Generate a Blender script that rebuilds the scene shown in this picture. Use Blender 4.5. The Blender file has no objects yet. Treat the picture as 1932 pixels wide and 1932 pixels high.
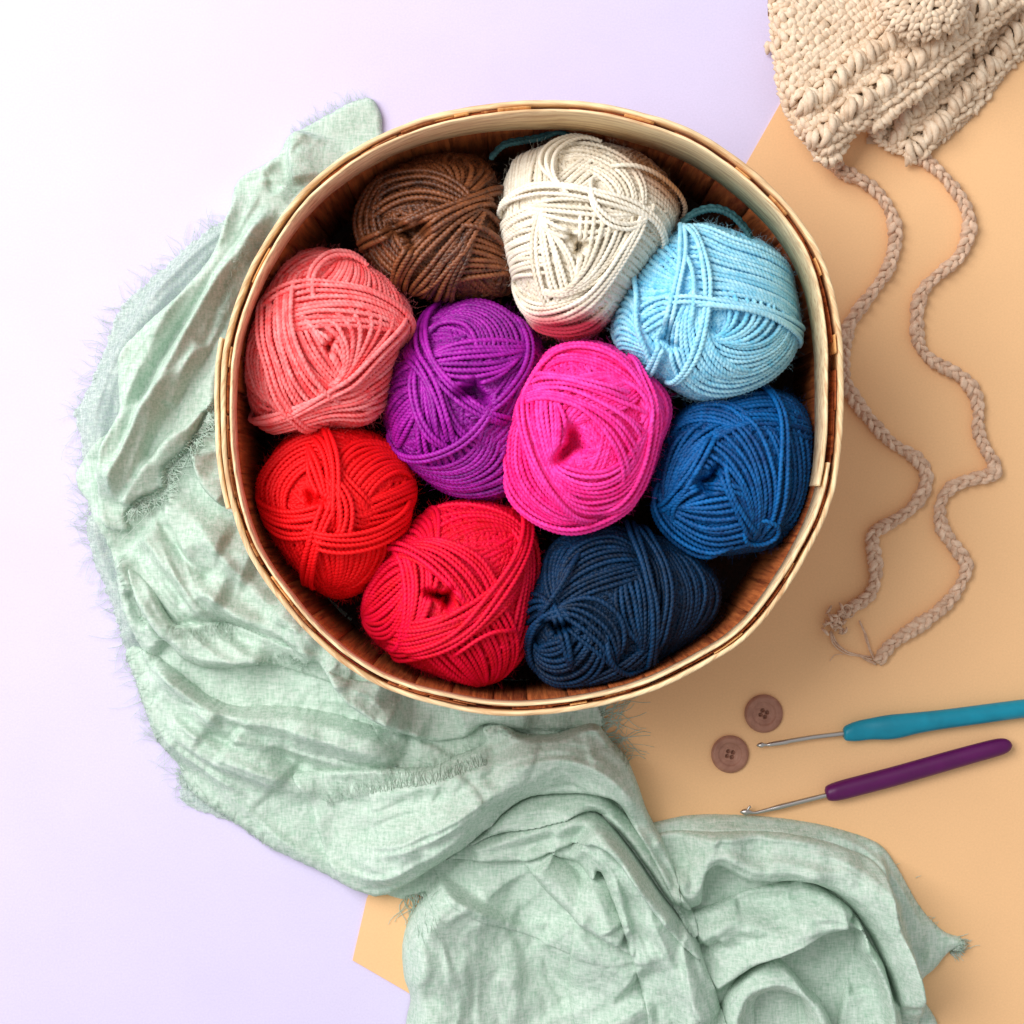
import bpy, math
import numpy as np
from mathutils import Vector

rng = np.random.default_rng(7)
SC = bpy.context.scene
COL = SC.collection
PX = 0.56 / 1932.0          # metres per reference unit at table height
CAMH = 1.0

# ------------------------------------------------------------------ camera
cam_d = bpy.data.cameras.new("camera")
cam = bpy.data.objects.new("camera", cam_d)
COL.objects.link(cam)
cam.location = (0, 0, CAMH)
cam.rotation_euler = (0, 0, 0)
cam_d.sensor_width = 36
cam_d.lens = 36 * CAMH / 0.56
cam_d.clip_start = 0.01
cam_d.clip_end = 50
SC.camera = cam

# ------------------------------------------------------------------ world + lamps
world = bpy.data.worlds.new("World")
SC.world = world
world.use_nodes = True
bg = world.node_tree.nodes["Background"]
bg.inputs[0].default_value = (0.985, 0.975, 0.975, 1)
bg.inputs[1].default_value = 0.50


def area(name, loc, target, size, power, color):
    d = bpy.data.lights.new(name, 'AREA')
    d.shape = 'RECTANGLE'
    d.size, d.size_y = size
    d.energy = power
    d.color = color
    o = bpy.data.objects.new(name, d)
    COL.objects.link(o)
    o.location = loc
    o.rotation_euler = (Vector(target) - Vector(loc)).to_track_quat('-Z', 'Y').to_euler()
    return o


area("window_light", (-0.86, 0.52, 1.22), (-0.1, 0.0, 0.0), (1.15, 1.15), 30.5, (1.0, 0.985, 0.97))

SC.view_settings.view_transform = 'Standard'
SC.view_settings.look = 'None'
SC.view_settings.gamma = 1
SC.view_settings.exposure = 0.07
SC.view_settings.use_curve_mapping = False
SC.render.engine = 'CYCLES'
SC.cycles.max_bounces = 8
SC.cycles.diffuse_bounces = 5
SC.cycles.transparent_max_bounces = 12
SC.cycles.use_denoising = True


# ------------------------------------------------------------------ helpers
def Wp(px, py, z=0.0):
    """reference units -> world point lying at height z"""
    k = PX * (CAMH - z) / CAMH
    return np.stack([(np.asarray(px, float) - 966) * k, -(np.asarray(py, float) - 966) * k,
                     np.broadcast_to(np.asarray(z, float), np.shape(px)) + 0 * np.asarray(px, float)], -1)


class Frame:
    """a local drawing frame: (x, y) -> reference units"""
    def __init__(self, ox, oy, s):
        self.ox, self.oy, self.s = ox, oy, s

    def __call__(self, pts):
        p = np.asarray(pts, float)
        return np.stack([(self.ox + p[..., 0] / self.s) / 1.98758, (self.oy + p[..., 1] / self.s) / 1.98758], -1)


def hexc(r, g, b, f=1.0):
    """display colour 0..255 -> linear"""
    o = []
    for c in (r, g, b):
        c = c / 255
        o.append((c / 12.92 if c <= 0.04045 else ((c + 0.055) / 1.055) ** 2.4) * f)
    return (*o, 1)


def catmull(P, n=12, closed=False):
    P = np.asarray(P, float)
    if closed:
        Q = np.vstack([P[-1:], P, P[:2]])
    else:
        Q = np.vstack([2 * P[:1] - P[1:2], P, 2 * P[-1:] - P[-2:-1]])
    out = []
    t = np.linspace(0, 1, n, endpoint=False)[:, None]
    for i in range(1, len(Q) - 2):
        a, b, c, d = Q[i - 1], Q[i], Q[i + 1], Q[i + 2]
        out.append(0.5 * (2 * b + (c - a) * t + (2 * a - 5 * b + 4 * c - d) * t ** 2 + (3 * b - a - 3 * c + d) * t ** 3))
    if not closed:
        out.append(Q[-2:-1])
    return np.vstack(out)


def resample(P, step):
    P = np.asarray(P, float)
    L = np.r_[0, np.cumsum(np.linalg.norm(np.diff(P, axis=0), axis=1))]
    n = max(3, int(L[-1] / step) + 1)
    t = np.linspace(0, L[-1], n)
    return np.stack([np.interp(t, L, P[:, k]) for k in range(P.shape[1])], -1), t


class MB:
    """collects quads / tris and builds one mesh"""
    def __init__(self):
        self.v, self.q, self.t, self.a, self.n = [], [], [], [], 0

    def add(self, v, quads=None, tris=None, attr=None):
        v = np.asarray(v, np.float32).reshape(-1, 3)
        if quads is not None and len(quads):
            self.q.append(np.asarray(quads, np.int32).reshape(-1, 4) + self.n)
        if tris is not None and len(tris):
            self.t.append(np.asarray(tris, np.int32).reshape(-1, 3) + self.n)
        self.v.append(v)
        self.a.append(np.zeros(len(v), np.float32) if attr is None else np.broadcast_to(np.asarray(attr, np.float32), (len(v),)))
        self.n += len(v)

    def build(self, name, mat, parent=None, smooth=True):
        me = bpy.data.meshes.new(name)
        v = np.concatenate(self.v)
        q = np.concatenate(self.q) if self.q else np.zeros((0, 4), np.int32)
        t = np.concatenate(self.t) if self.t else np.zeros((0, 3), np.int32)
        me.vertices.add(len(v))
        me.vertices.foreach_set("co", v.ravel())
        loops = np.concatenate([q.ravel(), t.ravel()])
        me.loops.add(len(loops))
        me.loops.foreach_set("vertex_index", loops)
        starts = np.concatenate([np.arange(len(q)) * 4, len(q) * 4 + np.arange(len(t)) * 3])
        me.polygons.add(len(starts))
        me.polygons.foreach_set("loop_start", starts.astype(np.int32))
        if smooth:
            me.polygons.foreach_set("use_smooth", np.ones(len(starts), bool))
        at = me.attributes.new("tone", 'FLOAT', 'POINT')
        at.data.foreach_set("value", np.concatenate(self.a))
        me.update(calc_edges=True)
        me.materials.append(mat)
        o = bpy.data.objects.new(name, me)
        COL.objects.link(o)
        if parent:
            o.parent = parent
        return o


def tag(o, label=None, cat=None, group=None, kind=None):
    if label: o["label"] = label
    if cat: o["category"] = cat
    if group: o["group"] = group
    if kind: o["kind"] = kind
    return o


def empty(name, loc=(0, 0, 0)):
    o = bpy.data.objects.new(name, None)
    o.empty_display_size = 0.01
    COL.objects.link(o)
    return o


def tube_grid(S, M, k, closed=False):
    """quads for S tubes of M rings with k sides"""
    s = np.arange(S)[:, None, None] * M * k
    m = np.arange(M if closed else M - 1)[None, :, None]
    j = np.arange(k)[None, None, :]
    m2 = (m + 1) % M
    j2 = (j + 1) % k
    a = s + m * k + j
    b = s + m * k + j2
    c = s + m2 * k + j2
    d = s + m2 * k + j
    return np.stack([a, b, c, d], -1).reshape(-1, 4)


def tube(mb, P, r, k=8, nrm=None, lobes=0, pitch=0.004, depth=0.2, phase=0.0, flat=1.0, attr=0.0, cap=True):
    """P (M,3) path; r scalar or (M,); optional twisted ply profile"""
    P = np.asarray(P, float)
    M = len(P)
    T = np.gradient(P, axis=0)
    T /= np.linalg.norm(T, axis=1)[:, None] + 1e-12
    if nrm is None:
        N = np.zeros_like(P)
        n0 = np.array([0, 0, 1.0])
        if abs(T[0] @ n0) > 0.95:
            n0 = np.array([1.0, 0, 0])
        for i in range(M):
            n0 = n0 - T[i] * (n0 @ T[i])
            n0 /= np.linalg.norm(n0) + 1e-12
            N[i] = n0
    else:
        N = nrm - T * np.sum(nrm * T, 1)[:, None]
        N /= np.linalg.norm(N, axis=1)[:, None] + 1e-12
    B = np.cross(T, N)
    L = np.r_[0, np.cumsum(np.linalg.norm(np.diff(P, axis=0), axis=1))]
    th = np.arange(k) / k * 2 * np.pi
    rr = np.broadcast_to(np.asarray(r, float), (M,))[:, None] * np.ones(k)
    if lobes:
        rr = rr * (1 - depth + depth * 1.6 * np.abs(np.cos(lobes / 2 * (th[None] - L[:, None] / pitch * 2 * np.pi - phase))))
    V = P[:, None] + (np.cos(th)[None] * rr)[..., None] * N[:, None] * flat + (np.sin(th)[None] * rr)[..., None] * B[:, None]
    base = mb.n
    mb.add(V.reshape(-1, 3), tube_grid(1, M, k), attr=attr)
    if cap:
        mb.add(np.stack([P[0] - T[0] * rr[0, 0] * .3, P[-1] + T[-1] * rr[-1, 0] * .3]), attr=attr)
        j = np.arange(k)
        t1 = np.stack([np.full(k, base + M * k), base + (j + 1) % k, base + j], -1)
        t2 = np.stack([np.full(k, base + M * k + 1), base + (M - 1) * k + j, base + (M - 1) * k + (j + 1) % k], -1)
        mb.t.append(np.concatenate([t1, t2]).astype(np.int32))


def polar_fn(pts, c, n=720, smooth=6):
    """closed outline -> radius as a function of angle (y down)"""
    P = catmull(pts, 14, closed=True) - np.asarray(c, float)
    a = np.arctan2(P[:, 1], P[:, 0])
    r = np.hypot(P[:, 0], P[:, 1])
    o = np.argsort(a)
    a, r = a[o], r[o]
    A = np.linspace(-np.pi, np.pi, n, endpoint=False)
    R = np.interp(A, np.r_[a - 2 * np.pi, a, a + 2 * np.pi], np.r_[r, r, r])
    ker = np.exp(-0.5 * (np.arange(-3 * smooth, 3 * smooth + 1) / smooth) ** 2)
    ker /= ker.sum()
    R = np.convolve(np.r_[R[-3 * smooth:], R, R[:3 * smooth]], ker, 'valid')
    return lambda t: np.interp((t + np.pi) % (2 * np.pi) - np.pi, np.r_[A, np.pi], np.r_[R, R[0]])


# ------------------------------------------------------------------ node materials
def new_mat(name):
    m = bpy.data.materials.new(name)
    m.use_nodes = True
    nt = m.node_tree
    return m, nt, nt.nodes["Principled BSDF"], nt.nodes["Material Output"]


def nd(nt, typ, **kw):
    n = nt.nodes.new(typ)
    for k, v in kw.items():
        if k in n.inputs:
            n.inputs[k].default_value = v
        else:
            setattr(n, k, v)
    return n


def obj_coord(nt, scale=(1, 1, 1), rot=(0, 0, 0)):
    tc = nd(nt, 'ShaderNodeTexCoord')
    mp = nd(nt, 'ShaderNodeMapping')
    mp.inputs['Scale'].default_value = scale
    mp.inputs['Rotation'].default_value = rot
    nt.links.new(tc.outputs['Object'], mp.inputs['Vector'])
    return mp.outputs['Vector']


def noise(nt, vec, scale, detail=4, rough=0.6, dist=0.0):
    n = nd(nt, 'ShaderNodeTexNoise', Scale=scale, Detail=detail, Roughness=rough, Distortion=dist)
    nt.links.new(vec, n.inputs['Vector'])
    return n.outputs['Fac']


def ramp(nt, fac, stops):
    r = nd(nt, 'ShaderNodeValToRGB')
    e = r.color_ramp.elements
    while len(e) < len(stops):
        e.new(0.5)
    for x, (p, c) in zip(e, stops):
        x.position = p
        x.color = c
    nt.links.new(fac, r.inputs['Fac'])
    return r.outputs['Color']


def bump(nt, bsdf, height, strength, dist):
    b = nd(nt, 'ShaderNodeBump', Strength=strength, Distance=dist)
    nt.links.new(height, b.inputs['Height'])
    nt.links.new(b.outputs['Normal'], bsdf.inputs['Normal'])


def mixf(nt, a, b, fac=None, blend='MIX', f=0.5):
    m = nd(nt, 'ShaderNodeMix', data_type='RGBA', blend_type=blend)
    m.inputs[0].default_value = f
    if fac is not None:
        nt.links.new(fac, m.inputs[0])
    for s, i in ((a, 6), (b, 7)):
        if isinstance(s, tuple):
            m.inputs[i].default_value = s
        else:
            nt.links.new(s, m.inputs[i])
    return m.outputs[2]


def scale_col(c, f):
    return (min(c[0] * f, .95), min(c[1] * f, .95), min(c[2] * f, .95), 1)


def paper_mat(name, col, var=0.03):
    m, nt, b, out = new_mat(name)
    v = obj_coord(nt)
    n1 = noise(nt, v, 18, 3)
    c = ramp(nt, n1, [(0.3, scale_col(col, 1 - var)), (0.7, scale_col(col, 1 + var))])
    c = mixf(nt, c, ramp(nt, noise(nt, v, 900, 3, .7), [(.3, scale_col(col, .90)), (.7, scale_col(col, 1.10))]), f=.45)
    nt.links.new(c, b.inputs['Base Color'])
    b.inputs['Roughness'].default_value = 0.75
    b.inputs['Specular IOR Level'].default_value = 0.25
    bump(nt, b, noise(nt, v, 1100, 4, 0.75), 0.4, 0.0002)
    return m


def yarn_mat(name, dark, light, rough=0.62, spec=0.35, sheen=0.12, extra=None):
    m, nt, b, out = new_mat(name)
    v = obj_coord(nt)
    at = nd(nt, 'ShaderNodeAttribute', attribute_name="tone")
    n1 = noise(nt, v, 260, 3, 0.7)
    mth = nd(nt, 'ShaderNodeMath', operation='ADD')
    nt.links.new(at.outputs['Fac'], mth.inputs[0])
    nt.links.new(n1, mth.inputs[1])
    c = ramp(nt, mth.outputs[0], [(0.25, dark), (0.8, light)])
    if extra:
        c = extra(nt, c)
    nt.links.new(c, b.inputs['Base Color'])
    b.inputs['Roughness'].default_value = rough
    b.inputs['Specular IOR Level'].default_value = spec
    b.inputs['Sheen Weight'].default_value = sheen
    b.inputs['Sheen Roughness'].default_value = 0.4
    b.inputs['Sheen Tint'].default_value = scale_col(light, 1.3)
    bump(nt, b, noise(nt, v, 2200, 3, 0.7), 0.5, 0.0003)
    return m


def wood_mat(name, dark, light, rough=0.6, angular=True):
    m, nt, b, out = new_mat(name)
    at = nd(nt, 'ShaderNodeAttribute', attribute_name="tone")
    v = obj_coord(nt, (1, 1, 1))
    sep = nd(nt, 'ShaderNodeSeparateXYZ')
    nt.links.new(v, sep.inputs[0])
    # grain runs round the hoop: angle stretched, height and radius fine
    ang = nd(nt, 'ShaderNodeMath', operation='ARCTAN2')
    nt.links.new(sep.outputs[1], ang.inputs[0])
    nt.links.new(sep.outputs[0], ang.inputs[1])
    am = nd(nt, 'ShaderNodeMath', operation='MULTIPLY')
    am.inputs[1].default_value = 0.35 if angular else 9.0
    nt.links.new(ang.outputs[0], am.inputs[0])
    ln = nd(nt, 'ShaderNodeVectorMath', operation='LENGTH')
    cb0 = nd(nt, 'ShaderNodeCombineXYZ')
    nt.links.new(sep.outputs[0], cb0.inputs[0])
    nt.links.new(sep.outputs[1], cb0.inputs[1])
    nt.links.new(cb0.outputs[0], ln.inputs[0])
    r2 = nd(nt, 'ShaderNodeMath', operation='MULTIPLY')
    r2.inputs[1].default_value = 60
    nt.links.new(ln.outputs['Value'], r2.inputs[0])
    z2 = nd(nt, 'ShaderNodeMath', operation='MULTIPLY')
    z2.inputs[1].default_value = 40 if angular else 3
    nt.links.new(sep.outputs[2], z2.inputs[0])
    cb = nd(nt, 'ShaderNodeCombineXYZ')
    nt.links.new(am.outputs[0], cb.inputs[0])
    nt.links.new(r2.outputs[0], cb.inputs[1])
    nt.links.new(z2.outputs[0], cb.inputs[2])
    g = noise(nt, cb.outputs[0], 7, 6, 0.65, 0.3)
    mth = nd(nt, 'ShaderNodeMath', operation='ADD')
    nt.links.new(at.outputs['Fac'], mth.inputs[0])
    nt.links.new(g, mth.inputs[1])
    c = ramp(nt, mth.outputs[0], [(0.32, dark), (0.68, light)])
    nt.links.new(c, b.inputs['Base Color'])
    b.inputs['Roughness'].default_value = rough
    b.inputs['Specular IOR Level'].default_value = 0.35
    bump(nt, b, g, 0.6, 0.0012)
    return m


# ------------------------------------------------------------------ table and paper
LAV = (0.645, 0.585, 0.80, 1)
ORA = (0.84, 0.51, 0.26, 1)


def slab(name, pts, z0, z1, mat):
    P = np.asarray(pts, float)
    n = len(P)
    top = np.c_[Wp(P[:, 0], P[:, 1])[:, :2], np.full(n, z1)]
    bot = np.c_[top[:, :2], np.full(n, z0)]
    me = bpy.data.meshes.new(name)
    faces = [list(range(n))[::-1], list(range(n, 2 * n))] + [[i, (i + 1) % n, n + (i + 1) % n, n + i] for i in range(n)]
    me.from_pydata(np.vstack([top, bot]).tolist(), [], faces)
    me.update()
    me.materials.append(mat)
    o = bpy.data.objects.new(name, me)
    COL.objects.link(o)
    return o


t = slab("table_top", [(-2600, -2600), (4500, -2600), (4500, 4500), (-2600, 4500)], -0.02, -0.0011, paper_mat("lavender paper", LAV))
tag(t, "pale lavender backdrop surface", kind="structure")
op = slab("paper_sheet", [(1640, -100), (1475, 190), (1410, 305), (1100, 850), (692, 1695), (665, 1812), (765, 1870), (1500, 2330), (3300, 2330), (3300, -100)],
          -0.0010, 0.0, paper_mat("orange paper", ORA))
tag(op, "large warm orange paper sheet covering the right side of the lavender surface", "paper")
op.modifiers.new("b", 'BEVEL').width = 0.0001

# ------------------------------------------------------------------ basket
BC = (1000.0, 770.0)
RIMZ = 0.12
RIMPTS = [(1030, 187), (1150, 197), (1268, 229), (1345, 265), (1409, 311), (1470, 365), (1518, 422), (1560, 500), (1584, 600), (1591, 700), (1581, 897), (1530, 1037),
          (1425, 1190), (1308, 1268), (1200, 1315), (1073, 1342), (965, 1350), (871, 1340), (715, 1295), (596, 1211), (510, 1110), (465, 1040),
          (434, 950), (419, 858), (416, 710), (436, 595), (496, 460), (590, 339), (724, 250), (870, 203)]
rimR = polar_fn(RIMPTS, BC, smooth=5)


def rim_point(th, inset, z):
    """th: angle (y down); inset in reference units from the rim outline; z height -> world, true size taken at rim height"""
    r = rimR(th) - inset
    k = PX * (CAMH - RIMZ) / CAMH
    x = (BC[0] + r * np.cos(th) - 966) * k
    y = -(BC[1] + r * np.sin(th) - 966) * k
    return np.stack([x, y, z + 0 * x], -1)


def hoop(mb, th0, th1, d0, d1, z0, z1, wob=1.0, seed=0, n=400, attr=0.0, ramp_in=None, zlow=None):
    """bent wooden strip between insets d0 (outer) and d1 (inner)"""
    r = np.random.default_rng(seed)
    full = abs(th1 - th0 - 2 * np.pi) < 1e-6
    th = np.linspace(th0, th1, n)
    ph = r.uniform(0, 6, 8)
    t = th - th0
    w = wob * (1.2 * np.sin(3 * t + ph[0]) + 0.9 * np.sin(7 * t + ph[1]) + 0.5 * np.sin(17 * t + ph[2]) + .35 * np.sin(41 * t + ph[5]))
    w2 = wob * (0.8 * np.sin(4 * t + ph[3]) + 0.6 * np.sin(11 * t + ph[4]) + .3 * np.sin(53 * t + ph[6]))
    zt = z1 + 0.0006 * np.sin(5 * t + ph[5]) + 0.0005 * np.sin(23 * t + ph[6]) + 0.0002 * np.sin(71 * t + ph[7])
    rd = 0.9
    prof = [(d0, z0), (d0, z1 - .006), (d0, -rd * .0005), (d0 + .28 * (d1 - d0), 0.0), (d1 - .28 * (d1 - d0), 0.0), (d1, -rd * .0005), (d1, z1 - .006), (d1, z0)]
    V = []
    for i, (d, z) in enumerate(prof):
        dd = d + (w if i < 4 else w * .6 + w2)
        if ramp_in is not None:
            dd = dd + ramp_in(th)
        zz = (np.full(n, z) if zlow is None else zlow(th)) if i in (0, 7) else (zt + z if i in (2, 3, 4, 5) else np.full(n, z))
        V.append(rim_point(th, dd, zz))
    V = np.stack(V, 1)
    k = len(prof)
    mb.add(V.reshape(-1, 3), tube_grid(1, n, k), attr=attr)
    b = mb.n - n * k
    mb.add(V[[0, 0, 0, 0]][:, 0], None)
    for ring, flip in ((0, False), (n - 1, True)):
        ids = [b + ring * k + j for j in range(k)]
        for j in range(1, k - 1):
            tri = (ids[0], ids[j], ids[j + 1]) if flip else (ids[0], ids[j + 1], ids[j])
            mb.t.append(np.array([tri], np.int32))


bk = empty("basket")
tag(bk, "round split-wood basket with pale bent hoops, full of yarn balls", "basket")
wood_pale = wood_mat("pale bent wood", hexc(178, 118, 64), hexc(252, 226, 180))
wood_wall = wood_mat("glow-tinted wood splints", hexc(116, 46, 20), hexc(204, 114, 60), angular=False)  # red bounce from the yarn and interior shade painted into the splint colour
wood_edge = wood_mat("splint edge wood", hexc(150, 80, 36), hexc(226, 168, 104), angular=False)

m = MB()
hoop(m, 0.35, 0.35 + 2 * np.pi + 0.25, -0.5, 8, RIMZ - 0.024, RIMZ - 0.0008, 0.45, 3, 900, attr=0.05)
m.build("outer_hoop", wood_pale, bk)
m = MB()
ri = lambda th: 11 * np.clip((th - (2 * np.pi - 0.85)) / 0.6, 0, 1) ** 1.5
wd = lambda th: 0
hoop(m, 0.18, 2 * np.pi + 0.262, 18.0, 23.5, RIMZ - 0.042, RIMZ, 0.4, 4, 900, attr=0.10, ramp_in=ri,
     zlow=lambda th: RIMZ - 0.014 - 0.030 * np.clip(.5 - .5 * np.sin(th - .5), 0, 1) ** 2.2)
m.build("inner_hoop", wood_pale, bk)
m = MB()
hoop(m, np.pi - 0.32, np.pi + 0.225, -11, -4, RIMZ - 0.03, RIMZ - 0.001, 0.3, 6, 120, attr=0.12)
m.build("handle_strap", wood_pale, bk)

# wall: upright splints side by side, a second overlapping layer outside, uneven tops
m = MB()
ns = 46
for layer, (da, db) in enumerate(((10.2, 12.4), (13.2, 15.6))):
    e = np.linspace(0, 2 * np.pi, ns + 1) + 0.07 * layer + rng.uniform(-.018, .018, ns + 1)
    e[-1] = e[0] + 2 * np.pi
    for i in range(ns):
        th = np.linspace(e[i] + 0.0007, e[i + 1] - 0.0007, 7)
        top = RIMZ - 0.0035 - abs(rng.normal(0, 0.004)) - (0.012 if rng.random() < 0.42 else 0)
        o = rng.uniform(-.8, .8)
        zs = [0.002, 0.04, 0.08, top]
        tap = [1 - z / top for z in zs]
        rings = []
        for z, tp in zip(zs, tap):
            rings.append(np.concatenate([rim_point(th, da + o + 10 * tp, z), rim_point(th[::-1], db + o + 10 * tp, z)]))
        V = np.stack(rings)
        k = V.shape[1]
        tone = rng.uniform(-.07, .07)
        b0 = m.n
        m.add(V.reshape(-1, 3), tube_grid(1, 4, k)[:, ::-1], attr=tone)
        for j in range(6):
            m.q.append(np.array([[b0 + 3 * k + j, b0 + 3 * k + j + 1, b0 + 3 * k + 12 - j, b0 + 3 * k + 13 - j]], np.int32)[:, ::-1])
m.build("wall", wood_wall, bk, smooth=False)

# broken splint ends showing between the hoops
m = MB()
for i in range(34):
    a = rng.uniform(0, 2 * np.pi)
    w = rng.uniform(0.03, 0.13)
    th = np.linspace(a, a + w, 6)
    d = rng.uniform(9.6, 14.5)
    top = RIMZ - rng.uniform(0.0002, 0.0035)
    V = np.stack([np.concatenate([rim_point(th, d, z), rim_point(th[::-1], d + rng.uniform(1.4, 2.6), z)]) for z in (RIMZ - 0.03, top)])
    k = 12
    b0 = m.n
    m.add(V.reshape(-1, 3), tube_grid(1, 2, k)[:, ::-1], attr=rng.uniform(-.25, .35))
    for j in range(5):
        m.q.append(np.array([[b0 + k + j, b0 + k + j + 1, b0 + k + 10 - j, b0 + k + 11 - j]], np.int32)[:, ::-1])
m.build("splint_ends", wood_edge, bk, smooth=False)["kind"] = "stuff"

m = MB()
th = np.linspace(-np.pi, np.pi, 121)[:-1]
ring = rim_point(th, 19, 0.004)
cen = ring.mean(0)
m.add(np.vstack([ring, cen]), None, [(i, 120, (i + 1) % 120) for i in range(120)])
m.build("base", wood_mat("shade-darkened base wood", hexc(34, 16, 8), hexc(70, 34, 18), angular=False), bk, smooth=False)  # floor colour darkened to stand in for shade in the gaps between balls

# ------------------------------------------------------------------ yarn balls
def z_frame(ox, oy):
    return Frame(ox, oy, 2.0)


def yarn_ball(label, org, centre, outline, bands, singles, hole, mats, zc=0.055, c=0.052, rad=15.0, pull=0.3, pitch=0.0040, seed=1, base_n=46):
    r = np.random.default_rng(seed)
    rad = rad * 1.12
    F = z_frame(*org)
    C = F(centre)
    R0 = polar_fn(F(outline), C, smooth=15)
    R = lambda t: 1.045 * R0(t)
    Rmu = R(np.linspace(0, 6.28, 90)).mean()
    Rb = lambda th, rho: Rmu + (R(th) - Rmu) * np.clip(rho, 0, 1) ** 2
    zref = zc + 0.35 * c
    k = PX * (CAMH - zref)
    C3 = np.array([(C[0] - 966) * k, -(C[1] - 966) * k, zc])
    # z centre placed so the face looks at the lens
    ax = np.array([0, 0, CAMH]) - C3
    ax /= ax[2]
    Cw = C3 - ax * (0.0) + ax * 0.0
    rw = rad / 2 / 1.98758 * k                    # strand radius, metres
    Rm = R(np.linspace(0, 6.28, 40)).mean() * k
    hx = None
    if hole:
        hp = (F(hole[:2]) - C)
        hu = hp / R(np.arctan2(hp[1], hp[0]))
        hr = hole[2] / 2 / 1.98758 * k / Rm
        hx = (hu, hr)
    ph = r.uniform(0, 6, (6,))

    def to_unit(p):
        d = F(p) - C
        th = np.arctan2(d[..., 1], d[..., 0])
        dist = np.hypot(d[..., 0], d[..., 1])
        rho = np.minimum(dist / R(th), .992)
        for _ in range(6):
            rho = np.minimum(.5 * rho + .5 * dist / Rb(th, rho), 0.992)
        return np.stack([rho * np.cos(th), rho * np.sin(th), np.sqrt(1 - rho ** 2)], -1)

    def to_world(u, off):
        """u (...,3) on the unit sphere, off: metres along the surface normal"""
        th = np.arctan2(u[..., 1], u[..., 0])
        rho = np.hypot(u[..., 0], u[..., 1])
        lump = 0.018 * np.sin(3 * u[..., 0] * 2 + ph[0]) * np.cos(3.1 * u[..., 1] + ph[1]) + 0.012 * np.sin(6 * u[..., 1] + 4 * u[..., 2] + ph[2])
        off = off * np.where(np.asarray(off) > 0, 0.4 + 0.6 * np.clip(u[..., 2], 0, 1), 1)
        f = 1 + (off - 1.2 * rw) / Rm + lump * np.clip(u[..., 2], 0, 1)
        rr = rho * Rb(th, rho) * k * f
        zz = np.sign(u[..., 2]) * np.abs(u[..., 2]) ** 0.85 * c * f
        if hx is not None:
            ux, uy = u[..., 0] - hx[0][0], u[..., 1] - hx[0][1]
            ca, sa = math.cos(ph[3]), math.sin(ph[3])
            pa, pb = ux * ca + uy * sa, uy * ca - ux * sa
            dd = np.hypot(pa / 1.25, pb / .72) * (1 + .25 * np.sin(3 * np.arctan2(pb, pa) + ph[4]))
            zz = zz - np.where(u[..., 2] > 0, pull * c * np.exp(-(dd / (hx[1] * 1.25)) ** 4), 0)
        P = np.stack([Cw[0] + rr * np.cos(th) + ax[0] * zz, Cw[1] - rr * np.sin(th) + ax[1] * zz, Cw[2] + zz], -1)
        # the ball is squashed against the basket wall
        kr = PX * (CAMH - RIMZ) / CAMH
        qx, qy = P[..., 0] / kr + 966 - BC[0], -P[..., 1] / kr + 966 - BC[1]
        qr, qa = np.hypot(qx, qy), np.arctan2(qy, qx)
        lim = rimR(qa) - 24 - 10 * np.clip(1 - P[..., 2] / RIMZ, 0, 1)
        f2 = np.where(qr > lim - 6, (lim - 6 + 6 * np.tanh(np.maximum(qr - lim + 6, 0) / 6)) / np.maximum(qr, 1), 1)
        P[..., 0] = (BC[0] + qx * f2 - 966) * kr
        P[..., 1] = -(BC[1] + qy * f2 - 966) * kr
        P[..., 2] = np.maximum(P[..., 2], 0.0055)
        return P

    def strand(mb, a, m_, b, off, tone, full=False, ext=0.35):
        """arc of the circle through three unit-sphere points"""
        n = np.cross(m_ - a, b - a)
        ln = np.linalg.norm(n)
        if ln < 1e-5:
            n = np.cross(a, b)
            ln = np.linalg.norm(n)
        n /= ln
        d = n @ a
        cc = n * d
        cr = math.sqrt(max(1e-4, 1 - d * d))
        e1 = (a - cc) / cr
        e2 = np.cross(n, e1)
        ang = lambda q: math.atan2((q - cc) @ e2, (q - cc) @ e1) % (2 * math.pi)
        am, ab = ang(m_), ang(b)
        sgn = 1
        if am > ab:
            sgn = -1
            ab = 2 * math.pi - ab
        if full:
            t0, t1 = 0, 2 * math.pi
        else:
            t0, t1 = -ext / cr, ab + ext / cr
            if t1 - t0 > 2 * math.pi:
                t0, t1 = 0, 2 * math.pi
        length = (t1 - t0) * cr * Rm
        M = max(8, int(length / 0.00045))
        t = np.linspace(t0, t1, M)
        w = (t - t0) / (t1 - t0)
        dive = 0.0
        if not full:
            e = np.maximum(np.clip((0 - t) * cr / ext, 0, 1), np.clip((t - ab) * cr / ext, 0, 1))
            dive = e ** 1.5 * 3.2 * rw
        U = cc + cr * (np.cos(t)[:, None] * e1 + sgn * np.sin(t)[:, None] * e2)
        # sideways wander
        p1, p2, p3 = r.uniform(0, 6.28, 3)
        U = U + n * (0.010 * np.sin(2.3 * t + p1) + 0.006 * np.sin(7 * t + p2))[:, None]
        U /= np.linalg.norm(U, axis=1)[:, None]
        keep = U[:, 2] > -0.45
        if keep.sum() < 6:
            return
        # contiguous visible run
        idx = np.where(keep)[0]
        if full and not keep.all():
            gaps = np.where(~keep)[0]
            s = gaps[-1] + 1
            U = np.roll(U, -s, axis=0)
            keep = np.roll(keep, -s)
            idx = np.where(keep)[0]
            runs = np.split(idx, np.where(np.diff(idx) > 1)[0] + 1)
            idx = max(runs, key=len)
        else:
            runs = np.split(idx, np.where(np.diff(idx) > 1)[0] + 1)
            idx = max(runs, key=len)
            if not full:
                dive = dive[idx]
        U = U[idx]
        if len(U) < 6:
            return
        o = off + 0.18 * rw * np.sin(np.linspace(0, 9, len(U)) + p3) - dive
        P = to_world(U, o)
        N = to_world(U, o + 0.002) - P
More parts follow.
